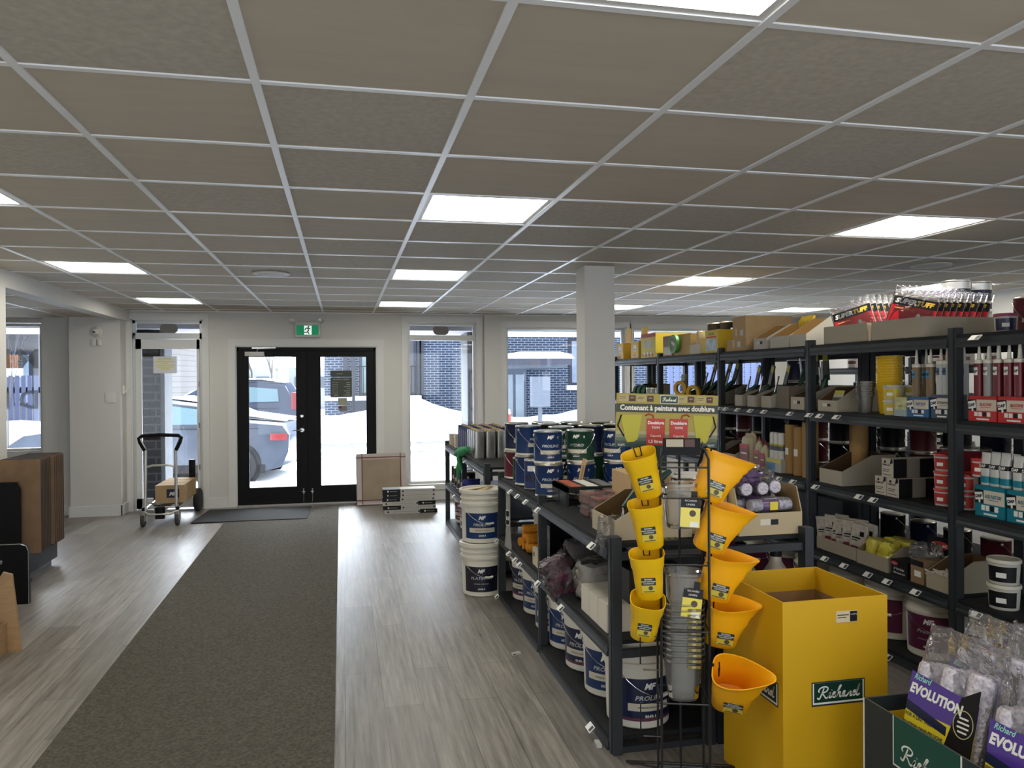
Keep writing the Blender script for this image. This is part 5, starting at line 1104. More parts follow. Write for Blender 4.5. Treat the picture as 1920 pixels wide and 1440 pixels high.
b = MB(); T = at(rz=-1.1) @ at(0, -.004, 0); b.box(-.018, -.001, .02, .018, 0, .12, WT, T); b.box(-.015, -.0016, .025, .015, -.001, .115, BK, T); b.text('60', .035, WT, T @ at(0, -.0016, .055), bold=.03); b.build('ticket', r)
# ---- window-end low rack
DK = {'stain': can_plain(M((.045, .028, .02), .4), .08, .19, stripe=BEI), 'dark': can_plain(M((.02, .02, .022), .4), .08, .19)}
for i in range(4): inst('st'+str(i % 2), DK[['stain', 'dark'][i % 2]], (1.17, 7.98-.19*i, ZM), -.4, '%s brown wood stain can from the window end, mid deck' % ORD[i], 'stain can', 'stain cans at the window end')
for i in range(6): inst('qt', can_plain(M((.16, .09, .05), .5), .052, .12, stripe=WT), (1.14, 7.22-.115*i, ZM), -.4, '%s small brown stain tin along the mid deck near the windows' % ORD[i], 'stain tin', 'small stain tins')
inst('wbx', carton(.15, .2, .11, M('#a9a298', .7)), (1.09, 8.05, ZD), -PI/2, 'small grey-beige box at the window corner of the low rack', 'box')
inst('wbx2', carton(.13, .18, .095, CARD), (1.09, 7.88, ZD), -PI/2, 'small brown box second from the window corner', 'box')
inst('wbx3', carton(.14, .2, .13, M('#b7b2a8', .7)), (1.09, 7.70, ZD), -PI/2, 'pale grey box beside the blue tins', 'box')
def make_ftin(main):
    def mk():
        o = E('oblong_tin'); b = MB(); b.rbox(-.05, -.0, 0, .05, .085, .23, main, .012); b.build('body', o); b = MB(); b.box(-.048, -.001, .02, -.041, 0, .2, M((.5, .42, .45), .5)); b.build('label', o)
        b = MB(); b.lathe([(.018, .228), (.018, .243), (.001, .244)], M((.5, .38, .2), .4), 14, at(0, .042, 0), cap=False); b.build('cap', o); return o
    return mk
q = 0
for i in range(5):
    for j in range(4): q += 1; inst('btin', make_ftin(dull(M((.006, .01, .09), .6), .12)), (1.11+j*.1, 7.56-i*.115, ZD), -PI/2+.0, 'tall oblong royal blue tin in the block on the window-end rack', 'tin', 'blue oblong tins')
for j in range(12): inst('stin', make_ftin(M((.45, .45, .42), .25, .8)), (1.10+.1*(j % 3), 6.92-.105*(j//3), ZD), -PI/2, 'bare silver oblong tin next to the royal blue ones', 'tin', 'silver oblong tins')
for i in range(2): put_can(['navy', 'black'][i % 2], 1.38, 6.18-.17*i, ZD, -.5, '%s gallon can on the window-end rack past the silver tins' % ORD[i], 'cans on the window-end rack')
GLV = M((.03, .26, .09), .8, var=.3, scale=25)
r = thing('work_gloves', 'bright green work gloves draped over the deck edge of the window-end rack', 'gloves', (1.04, 6.95, .84))
b = MB()
b.tube([(-.01, -.08, -.12), (-.03, -.05, -.02), (0, 0, .03), (.02, .12, .04), (.0, .26, .0), (-.01, .34, -.01)], [.02, .02, .028, .034, .03, .012], GLV, 10); b.tube([(0, 0, 0), (-.02, -.1, .04), (-.02, -.28, .07), (.0, -.42, .1)], [.022, .032, .04, .022], GLV, 10)
b.tube([(-.01, -.03, 0), (-.03, -.04, -.12), (-.02, -.02, -.2)], [.022, .024, .012], GLV, 10); b.build('glove', r)
r = thing('mesh_sack', 'royal blue mesh sack below the green gloves', 'sack', (1.10, 6.75, ZM)); b = bagmesh(.15, .2, .2, M((.01, .02, .16), .7, var=.5, scale=30, bump=1), 8, .01); b.build('sack_body', r)
# ================================================================== TALL RACK CONTENTS
T1, T2, T3, T4, T5 = .07, .36, .82, 1.30, 1.75; XF = 3.165; FR = -PI/2
_inst, _tag = inst, tag
def sc_loc(l): return (l[0]*SC, l[1]*SC, EYE+(l[2]-EYE)*SC)
def inst(key, mk, loc, rz=0, label=None, cat=None, group=None, rx=0, ry=0, scale=None, raw=False):
    if raw: return _inst(key, mk, loc, rz, label, cat, group, rx, ry, scale)
    s = scale or (1, 1, 1)
    return _inst(key, mk, sc_loc(loc), rz, label, cat, group, rx, ry, tuple(q*SC for q in s))
def tag(o, *a, **k):
    if o.parent is None and 'sc' not in o and tuple(o.location) != (0, 0, 0): o.location = sc_loc((o.location[0], o.location[1], o.location[2]+.0013)); o.scale = (SC, SC, SC)
    return _tag(o, *a, **k)
def thing(name, label, cat, loc=(0, 0, 0), rz=0, group=None, rx=0, ry=0):
    o = bpy.data.objects.new(name, None); o.empty_display_size = .05; C.objects.link(o)
    o.location = sc_loc((loc[0], loc[1], loc[2]+.0013)); o.scale = (SC, SC, SC); o.rotation_euler = (rx, ry, rz); return _tag(o, label, cat, group)
def onf(key, mk, y, z, label, cat, group=None, dx=0, rz=FR, **k): return inst(key, mk, (XF+dx, y, z), rz, label, cat, group, **k)
GC = M('#a9a190', .75, name='grey_carton')
# --- top: red drop sheet trays
def make_tray(w, d, h, m=GC):
    def mk():
        o = E('open_tray'); b = MB(); t = .005
        for a in ((-w/2, 0, 0, w/2, t, h), (-w/2, d-t, 0, w/2, d, h), (-w/2, t, 0, -w/2+t, d-t, h), (w/2-t, t, 0, w/2, d-t, h), (-w/2, 0, 0, w/2, d, .004)): b.box(*a, m)
        b.build('tray', o); return o
    return mk
onf('dtray', make_tray(.44, .5, .115), 3.95, T5, 'grey card tray of red drop sheet packs over the middle bay, nearer one', 'tray', dx=.0)
onf('dtray', None, 4.43, T5, 'grey card tray of dark red drop sheet packs, farther one', 'tray')
onf('spacer', carton(.02, .3, .10, M((.68, .56, .4), .7)), 4.19, T5, 'pale wood lath standing between the two drop sheet trays', 'lath')
RP = M((.62, .015, .03), .35, coat=.5, var=.15, scale=20, name='red_pack')
def make_pack():
    o = E('drop_sheet_pack'); b = MB(); b.rbox(-.11, -.012, 0, .11, .012, .17, M((.72, .62, .58), .7, var=.1, scale=20), .008); b.build('folded_sheet', o)
    b = MB(); b.box(-.108, -.0145, .0, .108, -.0125, .115, RP); b.box(-.108, -.015, .105, .108, -.0125, .155, BK)
    T = at(0, -.015, 0); b.text('SUPER', .036, WT, T @ at(-.045, 0, .117), bold=.05, shear=.2); b.text('TUFF', .036, M((.85, .55, .05), .5), T @ at(.05, 0, .117), bold=.05, shear=.2); b.box(-.09, -.0155, .085, -.02, -.0145, .092, M((.8, .3, .1), .5))
    b.lathe([(.03, 0), (.022, .02), (.008, .03), (.01, .06), (.001, .07)], M((.8, .75, .7), .6), 8, at(.03, -.0155, .005) @ Matrix.Diagonal((1, .1, 1, 1)), cap=False); b.build('print', o)
    b = MB(); rr = random.Random(3); rings = [[(x+rr.uniform(-.004, .004), y*q+rr.uniform(-.003, .003), z+rr.uniform(-.006, .006)*(z > .1)) for x, y in ellipse_pts(.115, .016, 24, 5)] for z, q in ((0, 1), (.08, 1), (.155, 1), (.175, .8), (.195, .35), (.215, .2))]
    b.loft(rings, clear('thin_film', (.97, .97, 1), .03, .1, bump=1.0, white=.6), cap=(False, False)); b.build('film', o); return o
for i in range(9):
    inst('dpack', make_pack, (3.27+.045*i, 3.98+.005*(i % 2), T5+.075), -.75+.02*(i % 3), '%s red drop sheet pack in the nearer tray, leaning back' % ORD[i], 'drop sheet', 'drop sheet packs in the nearer tray', scale=(1.12, 1, 1.15), rx=-.35, ry=.25)
for i in range(8):
    inst('dpack', None, (3.28+.045*i, 4.45, T5+.065), -.75-.02*i, '%s dark red drop sheet pack in the farther tray' % ORD[i], 'drop sheet', 'drop sheet packs in the farther tray', scale=(1.1, 1, 1.12), rx=-.3, ry=-.3)
RUST = can(NV, 'NO-RUST', band=False, sub='ALKYD')
for i, (x, y, z, l) in enumerate(((3.78, 4.18, T5+.19, 'navy rust paint can with a silver top, first of the pair standing high'), (3.975, 4.22, T5+.19, 'second navy rust paint can of the high pair'), (3.78, 4.18, T5, 'rust paint can under the first of the high pair'), (3.975, 4.22, T5, 'rust paint can under the second of the high pair'))):
    def mkr():
        o = RUST(); b = MB(); b.lathe([(.0833, .135), (.0833, .178)], SIL, 28, cap=False); b.build('silver_band', o); return o
    inst('rust', mkr, (x, y, z), -.75+.2*i, l, 'paint can')
inst('rpail', pail(RED, '', h=.105, r=.058, accent=None, grip=False, lab=(.0, .001)), (3.5, 3.42, T5), -.6, 'small white tub with purple lid on the top deck by the near tall post', 'tub') if False else None
def make_tub(body, lid, label, r=.05, h=.1, name='tub'):
    def mk():
        o = E(name); b = MB(); b.lathe([(r*.86, 0), (r*.88, .003), (r*.97, h*.86)], body, 24); b.build('body', o); b = MB(); b.lathe([(r, h*.84), (r*1.04, h*.86), (r*1.04, h*.96), (r, h), (r*.9, h), (r*.88, h*.97), (.001, h*.97)], lid, 24, cap=False); b.build('lid', o)
        b = MB(); b.band(r*.9+.0015, r*.955+.0015, h*.12, h*.74, -1.0, 1.0, label, 10); b.box(-r*.3, -r*.99, h*.3, r*.3, -r*.97, h*.5, WT); b.build('label', o); return o
    return mk
inst('ptub', make_tub(M((.6, .5, .5), .4), M((.3, .05, .12), .4), NV, .055, .1), (3.33, 3.35, T5), -.8, 'small white tub with purple lid on the top deck beside the near tall post', 'tub')
put_can('maroon', 3.52, 3.38, T5, -.6, 'bright dark red can behind the small tub on the top deck')
put_can('navy', 3.33, 3.10, T5, -.9, 'tall blue can cut by the picture edge on the top deck'); put_can('navy', 3.33, 3.10, T5+.191, -.9, 'upper blue can cut by the picture edge on the top deck')
# --- top: cartons and bins of the third bay
def slab(b, w, d, h): b.box(.02, -.001, .03, .07, 0, .075, M((.55, .57, .58), .6)); b.box(-.06, -.001, .03, -.03, 0, .09, M((.6, .48, .3), .7))
onf('cbig', carton(.21, .42, .19, CARD, slab), 5.83, T5+.095, 'big brown carton with a shipping label atop a flatter one', 'carton', dx=.02)
onf('cflat', carton(.32, .42, .095, CARD, slab), 5.84, T5, 'flat brown carton under the big one', 'carton')
WB = M('#bdb8ad', .75)
for i, (y, w_, l) in enumerate(((5.46, .19, 'narrow open bin box next to the big brown carton'), (5.19, .25, 'middle wide open bin box on the top deck'), (4.95, .2, 'open bin box beside the drop sheet trays'))):
    onf('tb%d' % i, binbox(w_, .38, .19+.02*(i == 2), .085, WB, M('#96713f', .9), .5, lab=(i == 0)), y, T5, l, 'pick bin')
YG = M((.75, .5, .02), .5)
for i in range(3): b = MB(); b.sphere((0, 0, 0), .035, YG, 10, sc_=(1.2, .8, 1)); tag(b.build('yellow_sponge', loc=(3.45, 5.33-.05*i, T5+.215)), 'yellow sponge heaped in the middle bin box on top', 'sponge', 'yellow sponges on top') if False else None
r = thing('yellow_gloves', 'bundle of bright yellow gloves sticking out of the middle top bin', 'gloves', (3.42, 5.24, T5+.02)); b = MB()
for i in range(5): b.tube([(0, -.06+.03*i, .1), (.0, -.07+.035*i, .18), (.02, -.07+.035*i, .22)], [.02, .022, .012], YG, 8)
b.build('glove', r)
# --- top, fourth and fifth bays
YB_ = M((.68, .42, .02), .5); YL = M((.62, .47, .03), .5)
def hart(b, w, d, h): b.box(-.03, -.001, h*.42, .04, 0, h*.78, WT); b.lathe([(.012, 0), (.012, .001)], BK, 10, at(.005, -.0008, h*.52, rx=PI/2)); b.text('hydra', h*.16, RED, at(0, -.001, h*.14), shear=.2, bold=.02); b.box(-w/2, -.001, 0, w/2, 0, h*.05, BK)
onf('hy1', carton(.22, .2, .19, YB_, hart), 8.58, T5, 'amber stand-up box behind the pillar, farthest on the top deck', 'box')
onf('hy1', None, 8.11, T5, 'amber stand-up box with raised back flap next to the yellow carton', 'box')
b = MB(); b.prism([(-.11, 0), (.11, 0), (.11, .2), (-.04, .2)], 0, .006, YB_, 'y'); 
tag(b.build('box_flap', loc=(XF+.1, 8.58, T5+.16), rot=(0, 0, FR)), 'raised amber flap board standing behind the farthest amber box', 'flap')
tag(bpy.data.objects.new('box_flap', bpy.data.objects['box_flap'].data), 'raised amber flap board behind the second amber box', 'flap'); o_ = bpy.data.objects['box_flap.001']; C.objects.link(o_); o_.location = sc_loc((XF+.1, 8.10, T5+.13)); o_.rotation_euler = (0, 0, FR)
def yart(b, w, d, h): b.box(-w/2, -.0012, h*.84, w/2, 0, h, M((.4, .04, .03), .5)); b.box(-.12, -.001, h*.4, -.05, 0, h*.7, M((.5, .5, .4), .5)); b.box(-.02, -.001, h*.4, .09, 0, h*.74, M((.5, .5, .4), .5)); [b.lathe([(.016, 0), (.016, .001)], (RED, WT)[k % 2], 8, at(-.15+.045*k, -.001, h*.1+.02*(k % 2), rx=PI/2)) for k in range(7)]
onf('ycar', carton(.40, .4, .255, YL, yart), 7.72, T5, 'large yellow carton with a red top band and two white panels', 'carton')
onf('kraft', carton(.22, .3, .2, M('#9a7f62', .8, var=.1), lambda b, w, d, h: (b.box(-w/2+.01, -.001, h*.5, w/2-.01, 0, h*.95, M((.2, .14, .1), .6)), b.box(-w/2+.01, -.001, .01, w/2-.02, 0, h*.45, M((.55, .53, .5), .3)))), 7.22, T5, 'kraft carton with an inset dark picture beside the green tape', 'carton')
onf('kraft2', carton(.36, .3, .2, M((.48, .33, .13), .7, var=.12, scale=8)), 6.88, T5, 'tan carton behind the round green tape pack', 'carton')
r = thing('green_tape', 'round green masking tape pack hanging in front of the tan carton', 'tape roll', (XF-.035, 6.98, T5+.11), FR); GT = M((.06, .27, .03), .4)
b = MB(); b.lathe([(.06, 0), (.09, .0), (.09, .03), (.06, .03), (.06, 0)], GT, 28, at(rx=PI/2, y=.015), cap=False); b.build('roll', r); b = MB(); b.lathe([(.001, 0), (.062, 0)], M((.12, .16, .09), .5), 20, at(rx=PI/2, y=-.012), cap=False); b.box(-.04, -.016, -.01, .04, -.012, .02, BEI, at(ry=.4)); b.build('card', r)
onf('wedge', binbox(.21, .2, .13, .09, WB), 6.60, T5, 'small white bin holding a clear wrapped tool', 'pick bin')
b = bagmesh(.12, .08, .19, M((.6, .5, .3), .4, var=.2, scale=20), 6, .005, top=.3); tag(b.build('wrapped_tool', loc=(XF+.09, 6.62, T5+.02)), 'cream wrapped tool poking from the small white bin', 'tool pack')
onf('spbox', carton(.24, .26, .2, YL, lambda b, w, d, h: (b.box(-w/2+.015, -.001, h*.1, w/2-.02, 0, h*.62, M((.42, .5, .55), .4, var=.4, scale=14)), b.box(-w/2+.02, -.001, h*.66, w/2-.03, 0, h*.72, RED), b.text('SPRAYER', h*.13, GRN, at(0, -.001, h*.78), bold=.03))), 6.28, T5, 'yellow sprayer carton with a blue picture, next to the brown ones', 'carton')
for i, (x, y) in enumerate(((3.62, 7.05), (3.65, 6.85), (3.64, 6.50), (3.64, 6.32), (3.85, 6.95))):
    inst('blkpot', can_plain(BK, .1, .32, top=BK, name='black_pot', stripe=BK), (x, y, T5), 0, ['black pot behind the tan carton', 'second black pot, tallest looking, behind the tan carton', 'third black pot near the sprayer carton', 'fourth black pot behind the sprayer carton', 'black pot in the rear row'][i]+' on the top deck', 'pot', 'black pots on the top deck')
# --- deck 4 (eye level)
def dap(mc, t, tcol, dark=BK):
    def art(b, w, d, h):
        b.box(-w/2, -.001, h*.42, w/2, 0, h*.86, M((.62, .56, .46), .5)); b.box(-w/2, -.0014, h*.42, -w/2+w*.3, 0, h*.86, dark)
        T = at(-w*.36, -.0014, h*.66, ry=-.15); b.box(-.024, -.0012, -.02, .024, 0, .018, WT, T); b.box(-.005, -.0012, -.035, .005, 0, -.02, WT, T); b.text('DAP', .021, BK, T @ at(0, -.0012, -.009), bold=.05)
        b.text(t, h*.15, tcol, at(w*.13, -.001, h*.62), bold=.04, shear=.2 if len(t) < 10 else 0, wide=.9 if len(t) < 10 else .62); b.box(-.01, -.0012, h*.55, w*.3, 0, h*.57, tcol)
        for k in range(4): b.box(-w*.28+k*w*.15, -.001, h*.2, -w*.28+k*w*.15+w*.12, 0, h*.37, WT if k != 2 else BK)
        b.box(-w*.2, -.001, h*.06, w*.25, 0, h*.12, WT); b.box(-w/2, -.001, h*.96, w/2, 0, h, mc)
    return art
RD = M((.50, .02, .02), .4); TE = M((.0, .17, .24), .4); BU = M((.01, .10, .28), .35, coat=.4); SLB = M((.05, .07, .11), .4)
TB = {'red': tube_caulk(M((.16, .01, .02), .35)), 'sil': tube_caulk(M((.3, .3, .3), .35)), 'brn': tube_caulk(M((.22, .15, .08), .5), lab2=M((.05, .25, .45), .4)), 'wht': tube_caulk(M((.5, .52, .52), .4), lab2=M((.04, .12, .3), .4)), 'teal': tube_caulk(M((.0, .2, .28), .4)), 'ge': tube_caulk(RD, txt='GE')}
def display(key, y, w, h, z, mc, t, tcol, tubes, label, tl, tg, n=4, rows=2, dz=.09, dark=BK):
    onf('car_'+key, carton(w-.004, .14, h, mc, dap(mc, t, tcol, dark)), y, z, label, 'display carton', rz=FR)
    for i in range(n):
        for j in range(rows):
            inst('tube_'+tubes[(i+j) % len(tubes)], TB[tubes[(i+j) % len(tubes)]], (XF+.035+.065*j, y+w/2-.035-i*(w-.06)/max(1, n-1), z+dz+h-.125+.002), FR+.3*((i*3+j) % 3-1), tl+', '+['front row', 'rear row', 'third row'][j], 'caulk tube', tg)
display('red', 3.33, .18, .128, T4, RD, 'SILICONE', RD, ['red', 'sil', 'red'], 'red silicone display carton right beside the near tall post', 'tube standing in the red carton beside the post', 'tubes in the first red carton', 3)
display('red', 3.145, .18, .128, T4, RD, 'SILICONE', RD, ['red'], 'second red silicone display carton, toward the picture edge', 'dark red tube in the second red carton', 'tubes in the second red carton', 3)
display('red', 2.96, .18, .128, T4, RD, 'SILICONE', RD, ['red', 'sil'], 'third red silicone carton, cut by the picture edge', 'tube in the third red carton', 'tubes in the third red carton', 2)
display('blue', 3.78, .17, .115, T4, BU, 'ALEX PLUS', BU, ['brn'], 'blue display carton with a shiny film over it', 'brown caulk tube standing in the blue carton', 'tubes in the blue carton', 2)
display('slate', 3.605, .15, .13, T4, SLB, 'DYNAFLEX', SLB, ['wht'], 'slate blue display carton half hidden by the near tall post', 'white caulk tube in the slate carton', 'tubes in the slate carton', 3)
onf('ycart', carton(.1, .12, .11, M((.5, .5, .25), .5, var=.3, scale=30), lambda b, w, d, h: (b.box(-w/2, -.001, 0, w/2, 0, h*.35, M((.3, .4, .45), .5)), b.text('repair', h*.17, PU, at(0, -.001, h*.5), shear=.2))), 3.92, T4, 'small yellow and grey-blue box next to the blue display carton', 'box')
PT = make_tub(M((.55, .5, .38), .4), M((.5, .48, .42), .4), M((.6, .45, .04), .4), .058, .09)
for i in range(2):
    for j in range(2): inst('ytub', PT, (XF+.06+.13*j, 4.05-.0*j, T4+.09*i), FR+.5, '%s yellow-band filler tub beside the yellow cup stack, %s' % (['lower', 'upper'][i], ['front', 'rear'][j]), 'tub', 'filler tubs')
def make_stackcup(m, r0=.05, r1=.062, h=.16):
    def mk():
        o = E('nested_pot'); b = MB(); pr = [(r0-.002, 0), (r0+.001, .004), (r1-.003, h-.014), (r1+.003, h-.0135), (r1+.005, h), (r1-.0015, h), (r1-.004, h-.02), (r0, .008)]
        b.loft([[(x, y, z) for x, y in ellipse_pts(q, q*.95, 24, 2.8)] for q, z in pr], m, cap=(True, True)); b.build('pot', o)
        return o
    return mk
for i in range(13):
    inst('ycup', make_stackcup(YEL, .052, .068, .16), (XF+.16, 4.215, T4+i*.0165), FR+.5, 'yellow pot nested in the tall stack beside the filler tubs' if i else 'bottom yellow pot of the tall stack, carrying the printed label', 'paint pot', 'stack of yellow pots')
b = MB(); cup_label(b, at(0, 0, .08), .05, .08); tag(b.build('stack_label', loc=(XF+.022, 4.12, T4), rot=(0, 0, FR+.3)), 'label', 'x') if False else None
for i in range(6): inst('ccup', make_stackcup(CLR, .035, .048, .12), (XF+.06, 4.31, T4+i*.0165), FR, 'clear measuring cup nested in the short stack beside the yellow pots', 'measuring cup', 'stack of clear cups')
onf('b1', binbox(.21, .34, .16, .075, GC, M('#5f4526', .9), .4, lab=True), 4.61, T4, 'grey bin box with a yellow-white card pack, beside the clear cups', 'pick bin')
b = MB(); b.box(-.05, 0, 0, .05, .004, .13, M((.45, .45, .35), .5)); b.box(-.05, -.001, .05, .05, 0, .08, M((.1, .1, .08), .5)); b.box(-.05, -.001, .1, .05, 0, .13, M((.55, .5, .1), .5)); b.box(-.04, -.012, .005, .04, 0, .04, RED)
tag(b.build('card_pack', loc=(XF+.05, 4.62, T4+.02), rot=(-.4, 0, FR)), 'pale card pack with red tool inside the grey bin', 'card pack')
# bay 3 bins with tools
def make_tool(k):
    def mk():
        o = E('boxed_tool'); b = MB(); b.tube([(0, 0, 0), (0, .05, .07), (0, .10, .13)], [.014, .024, .016], GH, 10); b.build('handle', o)
        b = MB(); b.box(-.022, .09, .10, .022, .1, .30, M((.02, .024, .02), .35, coat=.5), at(rx=-.0)); b.box(-.02, .0885, .24, .02, .09, .29, M((.35, .32, .05), .5)); b.build('card_sleeve', o)
        b = MB(); b.box(-.02, .03, .0, -.008, .04, .2, CHROME); b.build('blade', o); return o
    return mk
for i, (y, w_, lp, hh, l) in enumerate(((4.96, .165, .09, .17, 'white bin with a small black square, farthest from its neighbours'), (5.38, .13, .09, .17, 'bin box with a long dark sleeve leaning out, third tool bin'), (5.60, .11, .09, .17, 'narrow bin box with a green-handled tool, second tool bin'), (5.80, .10, .09, .17, 'narrow bin box with a green-handled tool, first tool bin'))):
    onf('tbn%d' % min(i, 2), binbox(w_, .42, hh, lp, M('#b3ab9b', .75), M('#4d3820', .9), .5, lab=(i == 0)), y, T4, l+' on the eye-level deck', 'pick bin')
    if i: inst('tool', make_tool(1), (XF+.03, y, T4+.05), FR, 'green-handled tool in a dark sleeve rising from the %s tool bin' % ORD[4-i], 'hand tool', 'sleeved tools', rx=.0, ry=.42)
onf('widecar', carton(.16, .40, .165, M('#7c7466', .8)), 5.20, T4, 'grey-brown carton side between the tool bins', 'carton', dx=.03)
for i in range(3): inst('tool', None, (XF+.2, 5.25-.13*i, T4+.17 if i == 0 else T4+.1), FR+.2*i, 'dark sleeved tool lying across the carton, %s' % ORD[i], 'hand tool', 'loose sleeved tools', rx=.1)
b = bagmesh(.14, .16, .14, M((.03, .032, .03), .35, coat=.7, var=.4, scale=12), 12, .008, top=.6); tag(b.build('tool_bag', loc=(XF+.16, 6.0, T4)), 'glossy dark tool pack next to the far post of the eye-level deck', 'tool pack')
# bay 4: yellow tape, slanted bins
for i in range(5):
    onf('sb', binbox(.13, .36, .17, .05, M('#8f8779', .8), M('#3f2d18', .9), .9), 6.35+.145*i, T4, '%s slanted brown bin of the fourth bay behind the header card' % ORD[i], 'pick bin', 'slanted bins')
MY = M((.62, .36, .03), .5)
def make_tape(m, core=M((.45, .3, .1), .7)):
    def mk():
        o = E('tape_roll'); b = MB(); b.lathe([(.045, 0), (.075, 0), (.075, .035), (.045, .035), (.045, 0)], m, 28, cap=False); b.build('roll', o); b = MB(); b.lathe([(.043, .002), (.0455, .002), (.0455, .033), (.043, .033)], core, 20, cap=False); b.build('core', o); return o
    return mk
for i, (y, z, l) in enumerate(((7.0, .13, 'amber tape roll standing upright in the slanted bins'), (6.72, .09, 'amber tape roll half sunk in the next slanted bin'))): inst('ytape', make_tape(MY), (XF+.05, y, T4+z), FR+.5, l, 'tape roll', rx=PI/2)
for i in range(4):
    r = inst('trow', make_tool(1), (XF+.16, 6.4+.14*i, T4+.09), FR+.2, '%s dark tool with yellow tip in the slanted bins' % ORD[i], 'hand tool', 'tools in the slanted bins', ry=.4)
b = MB(); b.box(-.045, 0, 0, .045, .02, .17, M((.25, .24, .18), .5)); b.box(-.04, -.001, .13, .04, 0, .16, M((.15, .2, .08), .5)); tag(b.build('blister_pack', loc=(XF+.12, 7.15, T4+.1), rot=(-.1, 0, FR)), 'tall grey blister pack standing at the back of the slanted bins', 'blister pack')
# bay 5: green tape, white cups
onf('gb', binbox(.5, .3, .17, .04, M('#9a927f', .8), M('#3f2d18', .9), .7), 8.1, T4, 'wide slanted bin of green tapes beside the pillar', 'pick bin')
for i in range(5): inst('gtape', make_tape(M((.03, .13, .07), .5), M((.4, .45, .42), .6)), (XF+.1+.02*(i % 2), 8.28-.07*i, T4+.08), .35, '%s dark green tape roll standing in the wide bin by the pillar' % ORD[i], 'tape roll', 'green tape rolls', rx=PI/2, ry=1.2)
for i in range(3): inst('wcup', can_plain(M((.55, .53, .46), .5), .045, .13, top=M((.5, .5, .48), .5), name='white_cup', stripe=WT), (XF+.02+.01*i, 7.72-.10*i, T4), FR, '%s white cup beside the green tapes' % ORD[i], 'cup', 'white cups')
# --- deck 3
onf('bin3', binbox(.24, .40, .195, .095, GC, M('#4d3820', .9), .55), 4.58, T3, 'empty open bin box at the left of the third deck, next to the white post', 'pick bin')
def bxart(b, w, d, h): b.text('TREMCLAD', h*.12, BK, at(-w*.1, -.001, h*.62), bold=.03); b.box(-w*.4, -.001, h*.4, w*.2, 0, h*.43, BK); b.box(-w*.4, -.001, h*.3, w*.1, 0, h*.33, BK); b.box(-w*.4, -.001, h*.12, w*.3, 0, h*.15, BK); b.prism([(w*.2, h*.7), (w*.45, h*.8), (w*.42, h), (w*.28, h)], -.0012, 0, BK, 'y'); b.lathe([(.008, 0), (.008, .001)], BK, 10, at(-w*.2, -.001, h*.82, rx=PI/2)); b.box(w/2, 0, 0, w/2+.001, d*.25, h, BK); b.box(w/2, d*.25, 0, w/2+.0008, d*.5, h, M((.2, .18, .15), .6)); b.box(w/2, d*.5, 0, w/2+.001, d, h, BK)
for i, (y, z, l) in enumerate(((4.09, 0, 'white-fronted small box with black mark, lower row next to the bin'), (3.985, 0, 'white-fronted small box with black mark, lower row, nearer'), (4.03, .112, 'white-fronted small box with black mark, upper row'))): onf('sbox', carton(.102, .36, .11, M('#b8b0a2', .7), bxart), y, T3+z, l, 'box', 'small black and white boxes')
RT = make_tub(M((.55, .5, .48), .4), M((.45, .015, .02), .4), M((.42, .03, .02), .45), .055, .095)
for i in range(2):
    for j in range(4):
        inst('rtub', RT, (XF+.07+.13*(j % 2) if j < 2 else XF+.09+.12*(j % 2), [3.66, 3.66, 3.525, 3.385][j], T3+.0955*(i)), FR+.4, '%s red-lidded filler tub, column %s from the white boxes' % (['lower', 'upper'][i], ORD[j] if j else 'first'), 'tub', 'red-lidded tubs')
for j in range(2): inst('rtub', None, (XF+.07, [3.66, 3.40][j], T3+.191), FR+.4, ['top red-lidded tub of the stack before the post', 'top red-lidded tub of the stack past the post'][j], 'tub', 'red-lidded tubs')
display('teal', 3.285, .185, .155, T3, TE, 'ALEX FAST DRY', TE, ['teal'], 'teal display carton of fast drying caulk beside the near tall post', 'x', 'x', 0)
display('teal', 3.09, .185, .155, T3, TE, 'ALEX FAST DRY', TE, ['teal'], 'second teal display carton, cut by the picture edge', 'x', 'x', 0)
def make_pouch():
    o = E('caulk_pouch'); b = MB(); rings = [[(x, y*q, z) for x, y in ellipse_pts(.028, .022, 16, 2.2)] for z, q in ((0, .9), (.02, 1), (.09, 1), (.125, .7), (.15, .2), (.165, .12))]
    b.loft(rings, M((.55, .56, .54), .3, coat=.6), cap=(True, True)); b.build('pouch', o)
    b = MB(); b.loft([[(x, y, z) for x, y in ellipse_pts(.0288, .0228, 16, 2.2)] for z in (.012, .045)], M((.0, .2, .28), .4), cap=(False, False)); b.loft([[(x, y, z) for x, y in ellipse_pts(.0288, .0228, 16, 2.2)] for z in (.085, .108)], BK, cap=(False, False)); b.text('DAP', .02, WT, at(0, -.0238, .09), bold=.04); b.build('label', o); return o
for c, yc_ in enumerate((3.285, 3.09)):
    for i in range(6): inst('pouch', make_pouch, (XF+.04+.06*(i//3), yc_+.06-.06*(i % 3), T3+.156), FR, 'silver and teal caulk pouch standing on the %s teal carton, %s row' % (['first', 'second'][c], ['front', 'rear'][i//3]), 'caulk pouch', 'caulk pouches on the '+['first', 'second'][c]+' teal carton')
inst('bigrust', can(M((.02, .03, .075), .4), 'RUST', r=.13, h=.3, white_ends=False, band=False), (3.62, 3.27, T3), -.95, 'large dark blue rust paint pail deep behind the teal cartons', 'paint can')
inst('bigred', can(M((.18, .015, .02), .4), '', r=.13, h=.3, white_ends=False, band=False), (3.48, 3.78, T3+.0), -.95, 'large dull red pail behind the red-lidded tubs', 'paint can')
PR = M('#a4804f', .8, var=.05, scale=6, stretch=(1, 1, .1), name='kraft_roll')
